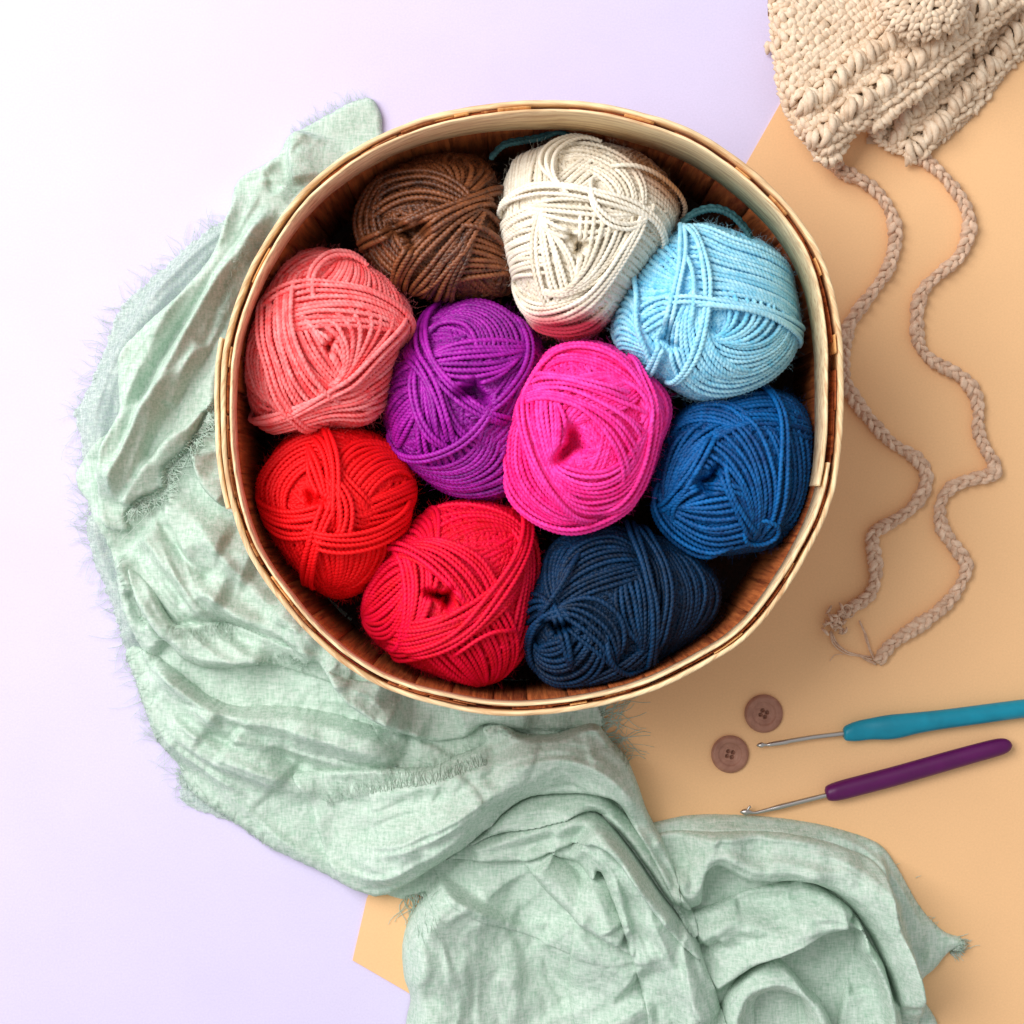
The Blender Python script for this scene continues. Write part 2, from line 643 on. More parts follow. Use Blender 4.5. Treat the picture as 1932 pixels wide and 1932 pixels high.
        tube(mb, P, rw * r.uniform(.9, 1.08), 8, N, lobes=2, pitch=pitch * 1.15, depth=0.32, phase=p1, attr=tone, cap=False)

    body = MB()
    # inner core
    nu, nv = 48, 24
    th = np.linspace(0, 2 * np.pi, nu, endpoint=False)
    el = np.linspace(-np.pi / 2, np.pi / 2, nv)
    G = np.stack([np.cos(el)[:, None] * np.cos(th), np.cos(el)[:, None] * np.sin(th), np.sin(el)[:, None] * np.ones(nu)], -1)
    V = to_world(G.reshape(-1, 3), -2.2 * rw)
    V[:, 2] = np.maximum(V[:, 2], 0.006)
    body.add(V, tube_grid(1, nv, nu)[:, ::-1], attr=-0.15)
    # base wraps (whole loops, many directions, kept in parallel groups)
    for g in range(9):
        az = g * 2.4 + r.uniform(-.3, .3)
        tl = r.uniform(0.15, 1.2)
        nn = np.array([math.cos(az) * math.cos(tl), math.sin(az) * math.cos(tl), math.sin(tl)])
        e1 = np.cross(nn, [0.3, 0.2, 1]); e1 /= np.linalg.norm(e1)
        e2 = np.cross(nn, e1)
        for s in range(int(base_n / 4)):
            d = 0.9 - s * (2 * rw / Rm) * 1.0
            if d < -.9:
                break
            q = math.sqrt(1 - d * d)
            a = nn * d + e1 * q
            b_ = nn * d - e1 * q
            mm = nn * d + e2 * q
            strand(body, a, mm, b_, -0.9 * rw + r.uniform(-.3, .3) * rw, r.uniform(-.15, .1), full=True)
    L = len(bands)
    for bi, (l0, l1) in enumerate(bands):
        l0, l1 = np.array(l0, float), np.array(l1, float)
        sp = np.linalg.norm(l1 - l0, axis=1).mean()
        N = max(2, int(round(sp / (2 * rad * 0.93))))
        off = (0.15 + 0.5 * bi) * rw
        bt = r.uniform(-.06, .06)
        for i in range(N):
            f = (i + r.uniform(-.16, .16)) / (N - 1)
            pts = l0 + (l1 - l0) * f + r.normal(0, 3, (3, 2))
            u = to_unit(pts)
            strand(body, u[0], u[1], u[2], off + r.uniform(-.25, .3) * rw, bt + r.uniform(-.13, .13))
    # loose fibres standing off the surface
    nf = 2200
    U = r.normal(0, 1, (nf, 3)); U[:, 2] = np.abs(U[:, 2]) + .12
    U /= np.linalg.norm(U, axis=1)[:, None]
    offs = (.15 + .5 * L * r.uniform(0, 1, nf)) * rw
    P0 = to_world(U, offs)
    Nn = to_world(U, offs + .002) - P0
    Nn /= np.linalg.norm(Nn, axis=1)[:, None]
    d = Nn * r.uniform(.15, 1, (nf, 1)) + r.normal(0, .75, (nf, 3)); d /= np.linalg.norm(d, axis=1)[:, None]
    d2 = r.normal(0, .8, (nf, 3))
    ln = r.uniform(.0010, .0032, (nf, 1))
    for j in range(nf):
        tt = np.linspace(0, 1, 4)[:, None]
        tube(body, P0[j] + d[j] * ln[j] * tt + d2[j] * ln[j] * tt ** 2 * .6, .000032, 3, cap=False, attr=.15)
    o = body.build("yarn_ball", mats)
    tag(o, label, "yarn ball", "balls of yarn in the basket")
    for si, (line, N) in enumerate(singles):
        s = MB()
        l = np.array(line, float)
        dirv = l[2] - l[0]
        nv_ = np.array([-dirv[1], dirv[0]]) / np.linalg.norm(dirv)
        for i in range(N):
            pts = l + nv_ * (i - (N - 1) / 2) * rad * 2.1 + r.normal(0, 4, (3, 2))
            u = to_unit(pts)
            strand(s, u[0], u[1], u[2], (0.15 + 0.5 * L + .7) * rw + .2 * si * rw, r.uniform(-.02, .16), ext=0.22)
        s.build("loose_strand", mats, o)
    return o, to_world, to_unit, rw


def band(*p):
    return ([p[0], p[1], p[2]], [p[3], p[4], p[5]])


brown_m = yarn_mat("brown yarn", hexc(56, 25, 11), hexc(158, 92, 52), 0.45, 0.6, 0.08)


def cream_extra(nt, c):
    tc = nd(nt, 'ShaderNodeTexCoord')
    s = nd(nt, 'ShaderNodeSeparateXYZ')
    nt.links.new(tc.outputs['Object'], s.inputs[0])
    # dyed stretches: rose at the lower end, tan at the upper right
    x0, y0 = CREAM_C
    nz = noise(nt, tc.outputs['Object'], 60, 2)
    a = nd(nt, 'ShaderNodeMath', operation='MULTIPLY_ADD')
    a.inputs[1].default_value = -130; a.inputs[2].default_value = (y0 - 0.0455) * 130
    nt.links.new(s.outputs[1], a.inputs[0])
    a2 = nd(nt, 'ShaderNodeMath', operation='MULTIPLY_ADD', use_clamp=True)
    a2.inputs[1].default_value = 1.1
    nt.links.new(nz, a2.inputs[0]); nt.links.new(a.outputs[0], a2.inputs[2])
    c = mixf(nt, c, hexc(205, 60, 84), a2.outputs[0])
    d = nd(nt, 'ShaderNodeVectorMath', operation='DISTANCE')
    d.inputs[1].default_value = (x0 + 0.048, y0 + 0.038, 0.072)
    nt.links.new(tc.outputs['Object'], d.inputs[0])
    e = nd(nt, 'ShaderNodeMath', operation='MULTIPLY_ADD', use_clamp=True)
    e.inputs[1].default_value = -60; e.inputs[2].default_value = 2.3
    nt.links.new(d.outputs['Value'], e.inputs[0])
    return mixf(nt, c, hexc(176, 118, 72), e.outputs[0])


_f = z_frame(1740, 420)((880, 900))
CREAM_C = ((_f[0] - 966) * PX * .93, -(_f[1] - 966) * PX * .93)
cream_m = yarn_mat("cream yarn", hexc(220, 208, 186), hexc(252, 246, 232), 0.7, 0.25, 0.2, extra=cream_extra)
sky_m = yarn_mat("sky blue yarn", hexc(104, 194, 230), hexc(188, 238, 254), 0.6, 0.3, 0.15)
coral_m = yarn_mat("coral yarn", hexc(255, 76, 80), hexc(255, 158, 158), 0.6, 0.3, 0.03)
purple_m = yarn_mat("purple yarn", hexc(116, 4, 124), hexc(190, 30, 184), 0.5, 0.4, 0.08)
pink_m = yarn_mat("magenta yarn", hexc(248, 10, 126), hexc(255, 74, 186), 0.6, 0.3, 0.15)
royal_m = yarn_mat("royal blue yarn", hexc(0, 54, 108), hexc(0, 106, 180), 0.55, 0.28, 0.0)
red_m = yarn_mat("red yarn", hexc(228, 0, 6), hexc(255, 14, 26), 0.6, 0.3, 0.08)
crimson_m = yarn_mat("crimson yarn", hexc(212, 0, 24), hexc(250, 0, 70), 0.6, 0.3, 0.08)
navy_m = yarn_mat("navy yarn", hexc(0, 22, 44), hexc(2, 58, 100), 0.55, 0.28, 0.0)

yarn_ball("chocolate brown ball of yarn lying at the upper left against the cream ball", (1200, 450), (820, 760),
  [(240,700),(320,520),(420,380),(560,300),(720,220),(900,205),(1100,225),(1230,250),(1310,360),(1325,520),(1370,700),(1400,850),(1440,1050),(1480,1210),(1400,1290),(1100,1310),(800,1300),(560,1220),(380,1060),(270,870)],
  [band((270,800),(340,980),(500,1150),(560,830),(640,960),(760,1060)),
   band((560,300),(700,340),(860,450),(1290,380),(1220,450),(1100,530)),
   band((1150,800),(1300,880),(1400,960),(1060,1150),(1250,1120),(1460,1210)),
   band((440,390),(260,640),(290,900),(520,430),(440,640),(480,800)),
   band((440,420),(700,350),(1080,500),(470,640),(700,560),(1000,610)),
   band((700,1250),(820,1100),(960,900),(980,1290),(1020,1120),(1100,900)),
   band((560,1200),(720,860),(1130,600),(740,1240),(1000,1000),(1180,700)),
   band((1100,620),(1260,700),(1390,900),(1180,560),(1330,680),(1410,860))],
  [([(340,900),(700,730),(1330,510)],2), ([(580,1200),(760,830),(1200,590)],2), ([(1150,780),(1260,840),(1390,1000)],1)],
  (690,810,85), brown_m, zc=0.048, c=0.046, rad=17, pull=.35, seed=11)

yarn_ball("cream ball of yarn with rose and tan dyed stretches", (1740, 420), (880, 900),
  [(300,600),(320,450),(380,320),(500,260),(700,190),(850,155),(1000,175),(1200,220),(1400,310),(1530,430),(1610,580),(1640,700),(1590,830),(1480,1000),(1350,1140),(1200,1350),(1080,1550),(960,1660),(850,1690),(700,1660),(520,1560),(440,1350),(380,1150),(320,900),(290,750)],
  [band((1250,400),(1450,480),(1620,650),(700,1330),(900,1450),(1080,1540)),
   band((370,330),(350,600),(340,900),(720,190),(690,350),(720,520)),
   band((720,480),(860,350),(1000,230),(900,560),(1050,440),(1220,400)),
   band((930,190),(1200,300),(1320,760),(1000,440),(1130,600),(1150,780)),
   band((640,640),(450,700),(310,800),(560,1150),(480,1160),(390,1200)),
   band((430,1330),(650,1370),(850,1300),(540,1570),(700,1620),(960,1570)),
   band((600,700),(540,1000),(600,1300),(650,850),(800,1000),(870,1200)),
   band((650,640),(850,640),(1200,700),(650,830),(820,900),(1150,820)),
   band((880,880),(870,1050),(850,1200),(1280,830),(1100,1100),(750,1300))],
  [([(330,680),(750,570),(1480,1000)],3), ([(960,640),(1090,800),(1300,800)],2), ([(1280,830),(1000,1250),(430,1340)],3), ([(850,180),(700,260),(700,500)],3), ([(1260,420),(1450,500),(1640,680)],1)],
  (865,960,50), cream_m, zc=0.058, c=0.052, rad=14.5, pull=.35, seed=12)

sky, sky_w, sky_u, sky_r = yarn_ball("sky blue ball of yarn beside the right wall of the basket", (2180, 680), (960, 960),
  [(230,1150),(260,1000),(350,830),(450,650),(600,470),(760,320),(950,270),(1150,350),(1300,380),(1450,460),(1560,560),(1620,750),(1660,900),(1680,1130),(1610,1300),(1450,1450),(1200,1580),(950,1630),(800,1590),(680,1500),(550,1440),(380,1300)],
  [band((620,450),(750,560),(840,700),(350,830),(500,860),(740,800)),
   band((350,840),(450,960),(500,1080),(300,1250),(420,1230),(560,1280)),
   band((520,900),(650,840),(800,840),(540,1080),(650,1010),(760,960)),
   band((930,310),(1200,420),(1560,580),(980,930),(1300,950),(1640,1120)),
   band((950,1060),(1150,1200),(1520,1060),(800,1450),(1100,1570),(1600,1300)),
   band((1130,950),(1120,1020),(1090,1080),(1480,1060),(1330,1180),(1180,1200)),
   band((760,1000),(720,1200),(760,1400),(960,1070),(1050,1250),(1180,1350))],
  [([(850,350),(970,800),(750,1450)],2), ([(790,340),(780,760),(550,1390)],2), ([(450,720),(480,920),(560,1250)],1), ([(860,640),(890,800),(870,950)],1), ([(820,880),(1000,890),(1640,1060)],2), ([(1000,900),(1300,960),(1630,1150)],1)],
  (690,1140,62), sky_m, zc=0.062, c=0.050, rad=15, pull=.3, seed=13)

yarn_ball("coral pink ball of yarn against the left wall of the basket", (740, 780), (920, 960),
  [(280,950),(370,790),(460,620),(560,450),(700,320),(850,265),(1050,300),(1200,370),(1350,470),(1500,620),(1590,720),(1590,880),(1500,1000),(1430,1130),(1390,1350),(1340,1560),(1230,1620),(1000,1610),(720,1660),(560,1640),(380,1540),(340,1350),(290,1150)],
  [band((850,270),(600,420),(440,750),(1000,370),(750,480),(560,640)),
   band((390,820),(280,1000),(350,1300),(540,980),(480,1200),(560,1480)),
   band((850,560),(940,480),(1020,370),(1500,780),(1500,680),(1420,540)),
   band((1430,1000),(1250,1200),(980,1350),(1370,1500),(1200,1520),(900,1420)),
   band((860,900),(1000,1000),(1060,1150),(640,680),(740,1100),(960,1330)),
   band((560,680),(800,580),(1560,850),(780,880),(1000,870),(1400,900)),
   band((980,900),(1060,1050),(1000,1260),(1440,900),(1250,1100),(990,1300)),
   band((500,720),(520,1050),(760,1580),(700,650),(780,1100),(960,1310)),
   band((370,1560),(700,1450),(1000,1330),(560,1640),(800,1570),(1150,1530))],
  [([(540,680),(780,580),(1560,860)],2), ([(370,1560),(850,1400),(1470,900)],2), ([(490,740),(520,1050),(770,1590)],2), ([(700,640),(790,1100),(960,1330)],1), ([(850,500),(930,400),(1100,370)],2)],
  (960,1010,36), coral_m, zc=0.060, c=0.052, rad=14.5, pull=.25, seed=14)

yarn_ball("deep purple ball of yarn in the middle of the basket", (1260, 1010), (930, 950),
  [(350,950),(400,750),(460,560),(600,400),(760,270),(950,210),(1150,230),(1350,330),(1500,450),(1570,600),(1560,800),(1500,1100),(1480,1400),(1400,1620),(1250,1700),(1080,1720),(880,1680),(700,1560),(500,1430),(400,1250),(350,1100)],
  [band((1340,640),(1250,850),(1130,1000),(1540,700),(1450,1100),(1250,1450)),
   band((650,380),(560,560),(640,640),(370,900),(480,760),(640,690)),
   band((360,900),(480,820),(600,800),(470,1300),(540,1150),(600,1050)),
   band((450,1330),(750,1450),(1000,1340),(800,1650),(1000,1690),(1300,1600)),
   band((620,780),(620,1000),(640,1330),(800,900),(880,1100),(1020,1250)),
   band((750,420),(900,400),(1030,540),(1100,220),(1330,350),(1390,620)),
   band((850,580),(1100,540),(1340,560),(800,820),(1000,850),(1280,740))],
  [([(750,250),(690,650),(1120,1070)],3), ([(1380,420),(1350,800),(1130,1030)],2), ([(450,1310),(780,1340),(1110,1080)],2), ([(650,730),(760,950),(800,1100)],3), ([(600,860),(620,1000),(720,1200)],2)],
  (1030,900,70), purple_m, zc=0.048, c=0.050, rad=15.5, pull=.3, seed=15)

yarn_ball("bright magenta pink ball of yarn topmost at the centre", (1740, 1160), (900, 930),
  [(320,1100),(350,900),(400,700),(480,530),(580,380),(700,270),(850,225),(1050,230),(1250,330),(1400,470),(1520,600),(1580,750),(1500,950),(1430,1200),(1300,1450),(1100,1590),(850,1660),(700,1630),(500,1530),(380,1400),(320,1250)],
  [band((1250,340),(1450,650),(1450,1000),(1400,480),(1580,750),(1480,1000)),
   band((650,300),(900,240),(1250,380),(700,400),(950,390),(1310,620)),
   band((620,640),(800,520),(1000,470),(1150,760),(1280,680),(1320,640)),
   band((330,1000),(380,1350),(700,1580),(620,760),(640,1200),(900,1450)),
   band((430,720),(480,1000),(830,1500),(760,780),(760,950),(680,1080)),
   band((720,1120),(950,1190),(1350,860),(780,1400),(1050,1480),(1350,1100)),
   band((500,600),(850,600),(1350,800),(480,720),(850,740),(1180,1170))],
  [([(500,600),(800,300),(1340,680)],2), ([(1330,650),(1410,900),(1180,1440)],3), ([(370,1390),(850,1620),(1230,1440)],2), ([(620,530),(850,560),(1080,620)],2), ([(1290,430),(1350,600),(1400,800)],2), ([(470,740),(640,1250),(870,1500)],2)],
  (815,1010,85), pink_m, zc=0.066, c=0.052, rad=14.5, pull=.38, seed=16)

yarn_ball("royal blue ball of yarn below the sky blue one", (2260, 1300), (1020, 950),
  [(390,1100),(430,900),(480,700),(600,500),(750,400),(1000,350),(1250,300),(1450,350),(1580,500),(1640,700),(1640,950),(1590,1200),(1480,1400),(1300,1500),(1050,1540),(800,1560),(600,1450),(450,1280)],
  [band((1250,620),(1350,850),(1330,1200),(1500,450),(1620,800),(1500,1300)),
   band((1000,400),(1150,350),(1450,400),(1100,600),(1350,620),(1620,680)),
   band((750,430),(950,420),(1120,560),(620,600),(780,560),(1000,600)),
   band((600,700),(520,900),(520,1150),(1130,580),(850,720),(560,1180)),
   band((640,1190),(850,1100),(980,1080),(480,1200),(800,1500),(1250,1420)),
   band((820,900),(960,1000),(1100,1290),(1160,610),(1280,900),(1230,1400))],
  [([(1220,300),(1360,600),(1300,1300)],2), ([(580,1190),(800,1040),(1000,1050)],2), ([(970,1010),(1060,1230),(1120,1340)],2), ([(530,1170),(700,1000),(820,780)],2), ([(440,1180),(560,1400),(860,1530)],2), ([(1110,1430),(1220,1440),(1300,1300)],1)],
  (830,1000,62), royal_m, zc=0.050, c=0.048, rad=15.5, pull=.25, seed=17)

yarn_ball("scarlet red ball of yarn below the coral one", (820, 1450), (820, 920),
  [(240,780),(300,620),(420,450),(560,330),(750,290),(1000,310),(1250,400),(1400,560),(1470,750),(1450,900),(1350,1080),(1270,1300),(1150,1450),(1000,1580),(850,1600),(700,1520),(500,1300),(370,1120),(290,950)],
  [band((420,1080),(450,1200),(620,1420),(1240,1100),(1260,1250),(1080,1480)),
   band((850,560),(1000,430),(1280,440),(1050,900),(1200,700),(1380,640)),
   band((1010,900),(1250,780),(1430,700),(950,1030),(1200,1000),(1420,900)),
   band((290,650),(500,430),(760,340),(480,900),(560,700),(680,620)),
   band((870,620),(950,720),(1020,800),(880,960),(930,1000),(980,1020)),
   band((310,870),(500,930),(740,900),(350,1050),(550,1130),(760,1080)),
   band((650,640),(700,800),(780,920),(790,380),(860,600),(820,900))],
  [([(800,900),(700,1150),(650,1450)],3), ([(870,780),(920,950),(900,1070)],3), ([(780,370),(840,600),(850,900)],2), ([(760,1130),(1000,1130),(1330,1000)],4)],
  (680,840,52), red_m, zc=0.052, c=0.050, rad=16, pull=.15, seed=18)

yarn_ball("crimson ball of yarn with a rosy sheen at the bottom of the basket", (1220, 1780), (900, 900),
  [(250,1080),(290,900),(400,700),(500,550),(650,370),(850,225),(1050,200),(1300,230),(1500,320),(1590,500),(1590,750),(1540,1000),(1530,1200),(1450,1430),(1250,1560),(1050,1590),(850,1520),(650,1440),(450,1330),(320,1220)],
  [band((860,240),(1200,250),(1480,420),(900,560),(1150,420),(1420,450)),
   band((800,230),(850,400),(830,520),(480,590),(600,560),(700,600)),
   band((1450,500),(1450,900),(1300,1300),(1580,600),(1550,1000),(1450,1400)),
   band((300,880),(420,720),(600,640),(350,1230),(520,1180),(600,1000)),
   band((760,1350),(850,1450),(1050,1570),(1300,1000),(1400,1200),(1350,1500)),
   band((560,660),(600,900),(540,1290),(840,800),(820,900),(730,1100)),
   band((860,520),(1050,600),(1240,800),(600,640),(850,800),(960,960)),
   band((760,1080),(1000,1000),(1350,740),(560,1380),(860,1290),(1300,1020))],
  [([(1480,350),(1350,770),(700,1310)],3), ([(470,590),(700,640),(950,850)],2), ([(1040,1260),(1150,1200),(1300,1160)],1)],
  (880,930,62), crimson_m, zc=0.050, c=0.050, rad=15.5, pull=.5, seed=19)

yarn_ball("dark navy blue ball of yarn at the lower right of the basket", (1840, 1860), (850, 860),
  [(240,950),(280,780),(370,620),(420,450),(520,320),(750,250),(1000,230),(1200,290),(1450,390),(1660,540),(1770,720),(1700,940),(1520,1110),(1340,1220),(1190,1310),(1000,1420),(800,1470),(550,1460),(400,1370),(310,1200)],
  [band((1350,450),(1450,700),(1400,1050),(1680,600),(1740,780),(1620,1000)),
   band((430,500),(440,650),(510,830),(850,280),(700,350),(540,560)),
   band((560,560),(700,380),(900,330),(560,850),(800,740),(1120,640)),
   band((960,870),(980,950),(1050,1050),(1300,500),(1330,800),(1250,1100)),
   band((280,780),(380,760),(500,840),(300,1100),(400,980),(520,900)),
   band((450,1400),(700,1380),(1000,1250),(650,1470),(900,1440),(1190,1250)),
   band((440,1120),(500,1100),(560,1080),(400,1370),(700,1400),(860,1220)),
   band((580,830),(820,800),(1000,1080),(540,920),(700,1050),(860,1200))],
  [([(1050,240),(1170,700),(1180,1250)],2), ([(1130,280),(1300,700),(1260,1050)],2), ([(510,900),(330,1080),(330,1220)],2), ([(480,850),(560,740),(640,600)],1), ([(900,1180),(960,1270),(1150,1300)],1), ([(570,960),(600,1060),(620,1150)],2)],
  (530,990,55), navy_m, zc=0.048, c=0.048, rad=16, pull=.4, seed=20)

# dull teal yarn showing behind the cream and sky blue balls
teal_m = yarn_mat("teal yarn", hexc(20, 52, 58), hexc(54, 104, 110), 0.6, 0.3, 0.2)
for lab, pts, z, rr in (("dull teal yarn end peeking out above the cream ball", [(925, 300), (950, 276), (985, 268), (1020, 262), (1055, 250), (1080, 262)], 0.070, 0.0013),
                        ("dark teal loop of yarn behind the sky blue ball", [(1285, 425), (1310, 405), (1345, 396), (1380, 408), (1410, 440), (1420, 470)], 0.078, 0.0013)):
    s = MB()
    p = catmull(np.array(pts, float), 14)
    P, L = resample(Wp(p[:, 0], p[:, 1], z), 0.0006)
    tube(s, P, rr, 8, lobes=2, pitch=0.004, depth=.3)
    P2 = P + np.array([0.0006, 0.0021, -0.003])
    tube(s, P2, rr, 8, lobes=2, pitch=0.008, depth=.3, phase=1)
    tag(s.build("yarn_end", teal_m), lab, "yarn")

# ------------------------------------------------------------------ scarf
def fabric_mat(name, sheer=0.0, tint=1.0):
    m, nt, b, out = new_mat(name)
    v = obj_coord(nt)
    n1 = noise(nt, v, 26, 4, 0.6, 0.4)
    n2 = noise(nt, obj_coord(nt, (900, 160, 300), (0, 0, 0.5)), 1.0, 3, 0.7)
    n3 = noise(nt, obj_coord(nt, (180, 1000, 300), (0, 0, 0.5)), 1.0, 3, 0.7)
    c = ramp(nt, n1, [(0.25, hexc(184, 210, 192, tint)), (0.75, hexc(212, 231, 217, tint))])
    c = mixf(nt, c, ramp(nt, n2, [(0.35, hexc(138, 182, 154, tint)), (0.65, hexc(244, 248, 243, tint))]), f=0.42)
    c = mixf(nt, c, ramp(nt, n3, [(0.35, hexc(138, 180, 153, tint)), (0.65, hexc(242, 246, 241, tint))]), f=0.30)
    nt.links.new(c, b.inputs['Base Color'])
    b.inputs['Roughness'].default_value = 0.85
    b.inputs['Specular IOR Level'].default_value = 0.12
    hh = mixf(nt, n2, n3, f=0.5)
    h2 = noise(nt, v, 520, 4, 0.75, 1.0)
    hh = mixf(nt, hh, h2, f=0.6)
    bump(nt, b, hh, 0.8, 0.0009)
    tr = nd(nt, 'ShaderNodeBsdfTranslucent')
    nt.links.new(c, tr.inputs['Color'])
    mx = nd(nt, 'ShaderNodeMixShader')
    mx.inputs[0].default_value = 0.12
    nt.links.new(b.outputs[0], mx.inputs[1])
    nt.links.new(tr.outputs[0], mx.inputs[2])
    last = mx.outputs[0]
    if sheer > 0:
        tp = nd(nt, 'ShaderNodeBsdfTransparent')
        m2 = nd(nt, 'ShaderNodeMixShader')
        # open weave: the thread gaps let the table show through
        f = ramp(nt, hh, [(0.42, (min(1, sheer * 1.6),) * 3 + (1,)), (0.60, (sheer * 0.5,) * 3 + (1,))])
        nt.links.new(f, m2.inputs[0])
        nt.links.new(last, m2.inputs[1])
        nt.links.new(tp.outputs[0], m2.inputs[2])
        last = m2.outputs[0]
    nt.links.new(last, out.inputs['Surface'])
    return m


class Field:
    """a stack of cloth layers on a common grid (reference units, heights in metres)"""
    def __init__(self, x0, y0, x1, y1, step, seed=3):
        self.x = np.arange(x0, x1, step)
        self.y = np.arange(y0, y1, step)
        self.step = step
        self.X, self.Y = np.meshgrid(self.x, self.y)
        self.H = np.zeros_like(self.X)
        self.r = np.random.default_rng(seed)
        # footprint of the basket: cloth stops at its wall
        kk = (CAMH - .010) / (CAMH - RIMZ)
        bx, by = 966 + (self.X - 966) * kk - BC[0], 966 + (self.Y - 966) * kk - BC[1]
        self.bask = np.hypot(bx, by) < rimR(np.arctan2(by, bx)) - 21

    def fbm(self, wl, n=10):
        o = np.zeros_like(self.X)
        for _ in range(n):
            a = self.r.uniform(0, 2 * np.pi)
            w = 2 * np.pi / (wl * self.r.uniform(.6, 1.6))
            p = self.r.uniform(0, 6.28)
            q = self.r.uniform(0, 6.28)
            o += np.sin(w * (self.X * np.cos(a) + self.Y * np.sin(a)) + p + 1.3 * np.sin(w * .45 * (self.Y * np.cos(a) - self.X * np.sin(a)) + q))
        return o / math.sqrt(n)

    def seg_dist(self, P, reach, X=None, Y=None):
        """distance, side and arc position to a polyline; inf outside reach"""
        X = self.X if X is None else X
        Y = self.Y if Y is None else Y
        D = np.full(X.shape, 1e9)
        S = np.zeros(X.shape)
        T = np.zeros(X.shape)
        L = np.r_[0, np.cumsum(np.linalg.norm(np.diff(P, axis=0), axis=1))]
        for i in range(len(P) - 1):
            a, b = P[i], P[i + 1]
            lo = np.minimum(a, b) - reach
            hi = np.maximum(a, b) + reach
            if X.ndim == 2 and X.shape == self.X.shape:
                i0, i1 = np.searchsorted(self.x, (lo[0], hi[0]))
                j0, j1 = np.searchsorted(self.y, (lo[1], hi[1]))
                sl = (slice(j0, j1), slice(i0, i1))
            else:
                sl = (slice(None),)
            x, y = X[sl], Y[sl]
            if x.size == 0:
                continue
            d = b - a
            l2 = d @ d + 1e-9
            t = np.clip(((x - a[0]) * d[0] + (y - a[1]) * d[1]) / l2, 0, 1)
            qx, qy = x - a[0] - t * d[0], y - a[1] - t * d[1]
            q = np.hypot(qx, qy)
            m = q < D[sl]
            D[sl] = np.where(m, q, D[sl])
            S[sl] = np.where(m, np.sign(d[0] * qy - d[1] * qx), S[sl])
            T[sl] = np.where(m, (L[i] + t * math.sqrt(l2)) / L[-1], T[sl])
        return D, S, T

    def inside(self, P):
        m = np.zeros(self.X.shape, bool)
        n = len(P)
        for i in range(n):
            x0, y0 = P[i]
            x1, y1 = P[(i + 1) % n]
            if y0 == y1:
                continue
            c = (self.Y > min(y0, y1)) & (self.Y <= max(y0, y1))
            xi = x0 + (self.Y - y0) * (x1 - x0) / (y1 - y0)
            m ^= c & (self.X < xi)
        return m

    def blur(self, A, n):
        for _ in range(n):
            A = (A + np.roll(A, 1, 0) + np.roll(A, -1, 0) + np.roll(A, 1, 1) + np.roll(A, -1, 1)) / 5
        return A

    def layer(self, mb, poly, ridges, lift=0.0015, soft=0.0, edge=10.0, closed=True, rag=0.15, ble=6, wr=0.0005, attr=0.0, keep=0.25, smooth_poly=True):
        P = catmull(poly, 8, closed=True) if smooth_poly else np.asarray(poly, float)
        P, _ = resample(np.vstack([P, P[:1]]), 6)
        P = P[:-1] + self.r.normal(0, rag, P[:-1].shape)
        ins = self.inside(P) & ~self.bask
        Pc = np.vstack([P, P[:1]])
        D, _, _ = self.seg_dist(Pc, max(40, edge * 2))
        h = np.zeros_like(self.X)
        for rd in ridges:
            pts, hh, wl, wrr = rd[:4]
            fade = rd[4] if len(rd) > 4 else 0.12
            Q = catmull(pts, 6)
            d, s, t = self.seg_dist(Q, 3.0 * max(wl, wrr))
            w = np.where(s > 0, wrr, wl)
            f = np.clip(np.minimum(t, 1 - t) / fade, 0, 1)
            f = f * f * (3 - 2 * f)
            if fade == 0:
                f = 1
            dn = np.minimum(d, 1e4) / w
            h = h + hh * (.68 * np.exp(-dn ** 2) + .32 * np.exp(-1.7 * (np.sqrt(dn ** 2 + .03) - .17))) * np.clip(3 - dn, 0, 1) * f
            if abs(hh) >= 5 * 0.001 and max(wl, wrr) > 18:
                if not hasattr(self, 'nz'):
                    self.nz = self.fbm(130)
                lam = self.r.uniform(34, 58)
                env = np.exp(-(dn / 2.0) ** 2) * f
                pp = self.r.uniform(0, 6)
                h = h + env * abs(hh) * (.35 + .65 * np.abs(np.sin(self.nz * 1.7 + pp))) * (.045 * np.sin(d * s * 6.283 / lam + 2.2 * self.nz + pp) + .014 * np.sin(d * s * 6.283 / (lam * .43) + 3.6 * self.nz + 2 * pp))
        # cloth bridges the layers below it
        Hb = np.maximum(self.blur(self.H.copy(), ble), self.H)
        e = np.clip(np.where(D > 1e8, 1, D / edge), 0, 1)
        e = np.sqrt(np.clip(1 - (1 - e) ** 2, 0, 1))
        top = lift + 1.45 * h + wr * (1.0 * self.fbm(95) + .22 * self.fbm(32) + .08 * self.fbm(12))
        top = np.maximum(top, 0.0006)
        if soft > 0:
            top = top * soft_mix(e, max(soft, .88))
        new = Hb + top + 0.0004
        # ---- mesh
        inn = ins
        q = inn[:-1, :-1] | inn[1:, :-1] | inn[:-1, 1:] | inn[1:, 1:]
        use = np.zeros_like(inn)
        use[:-1, :-1] |= q; use[1:, :-1] |= q; use[:-1, 1:] |= q; use[1:, 1:] |= q
        ids = -np.ones(inn.shape, int)
        ids[use] = np.arange(use.sum())
        X, Y, Z = self.X[use].copy(), self.Y[use].copy(), new[use].copy()
        outv = ~inn[use]
        xo, yo = X[outv], Y[outv]
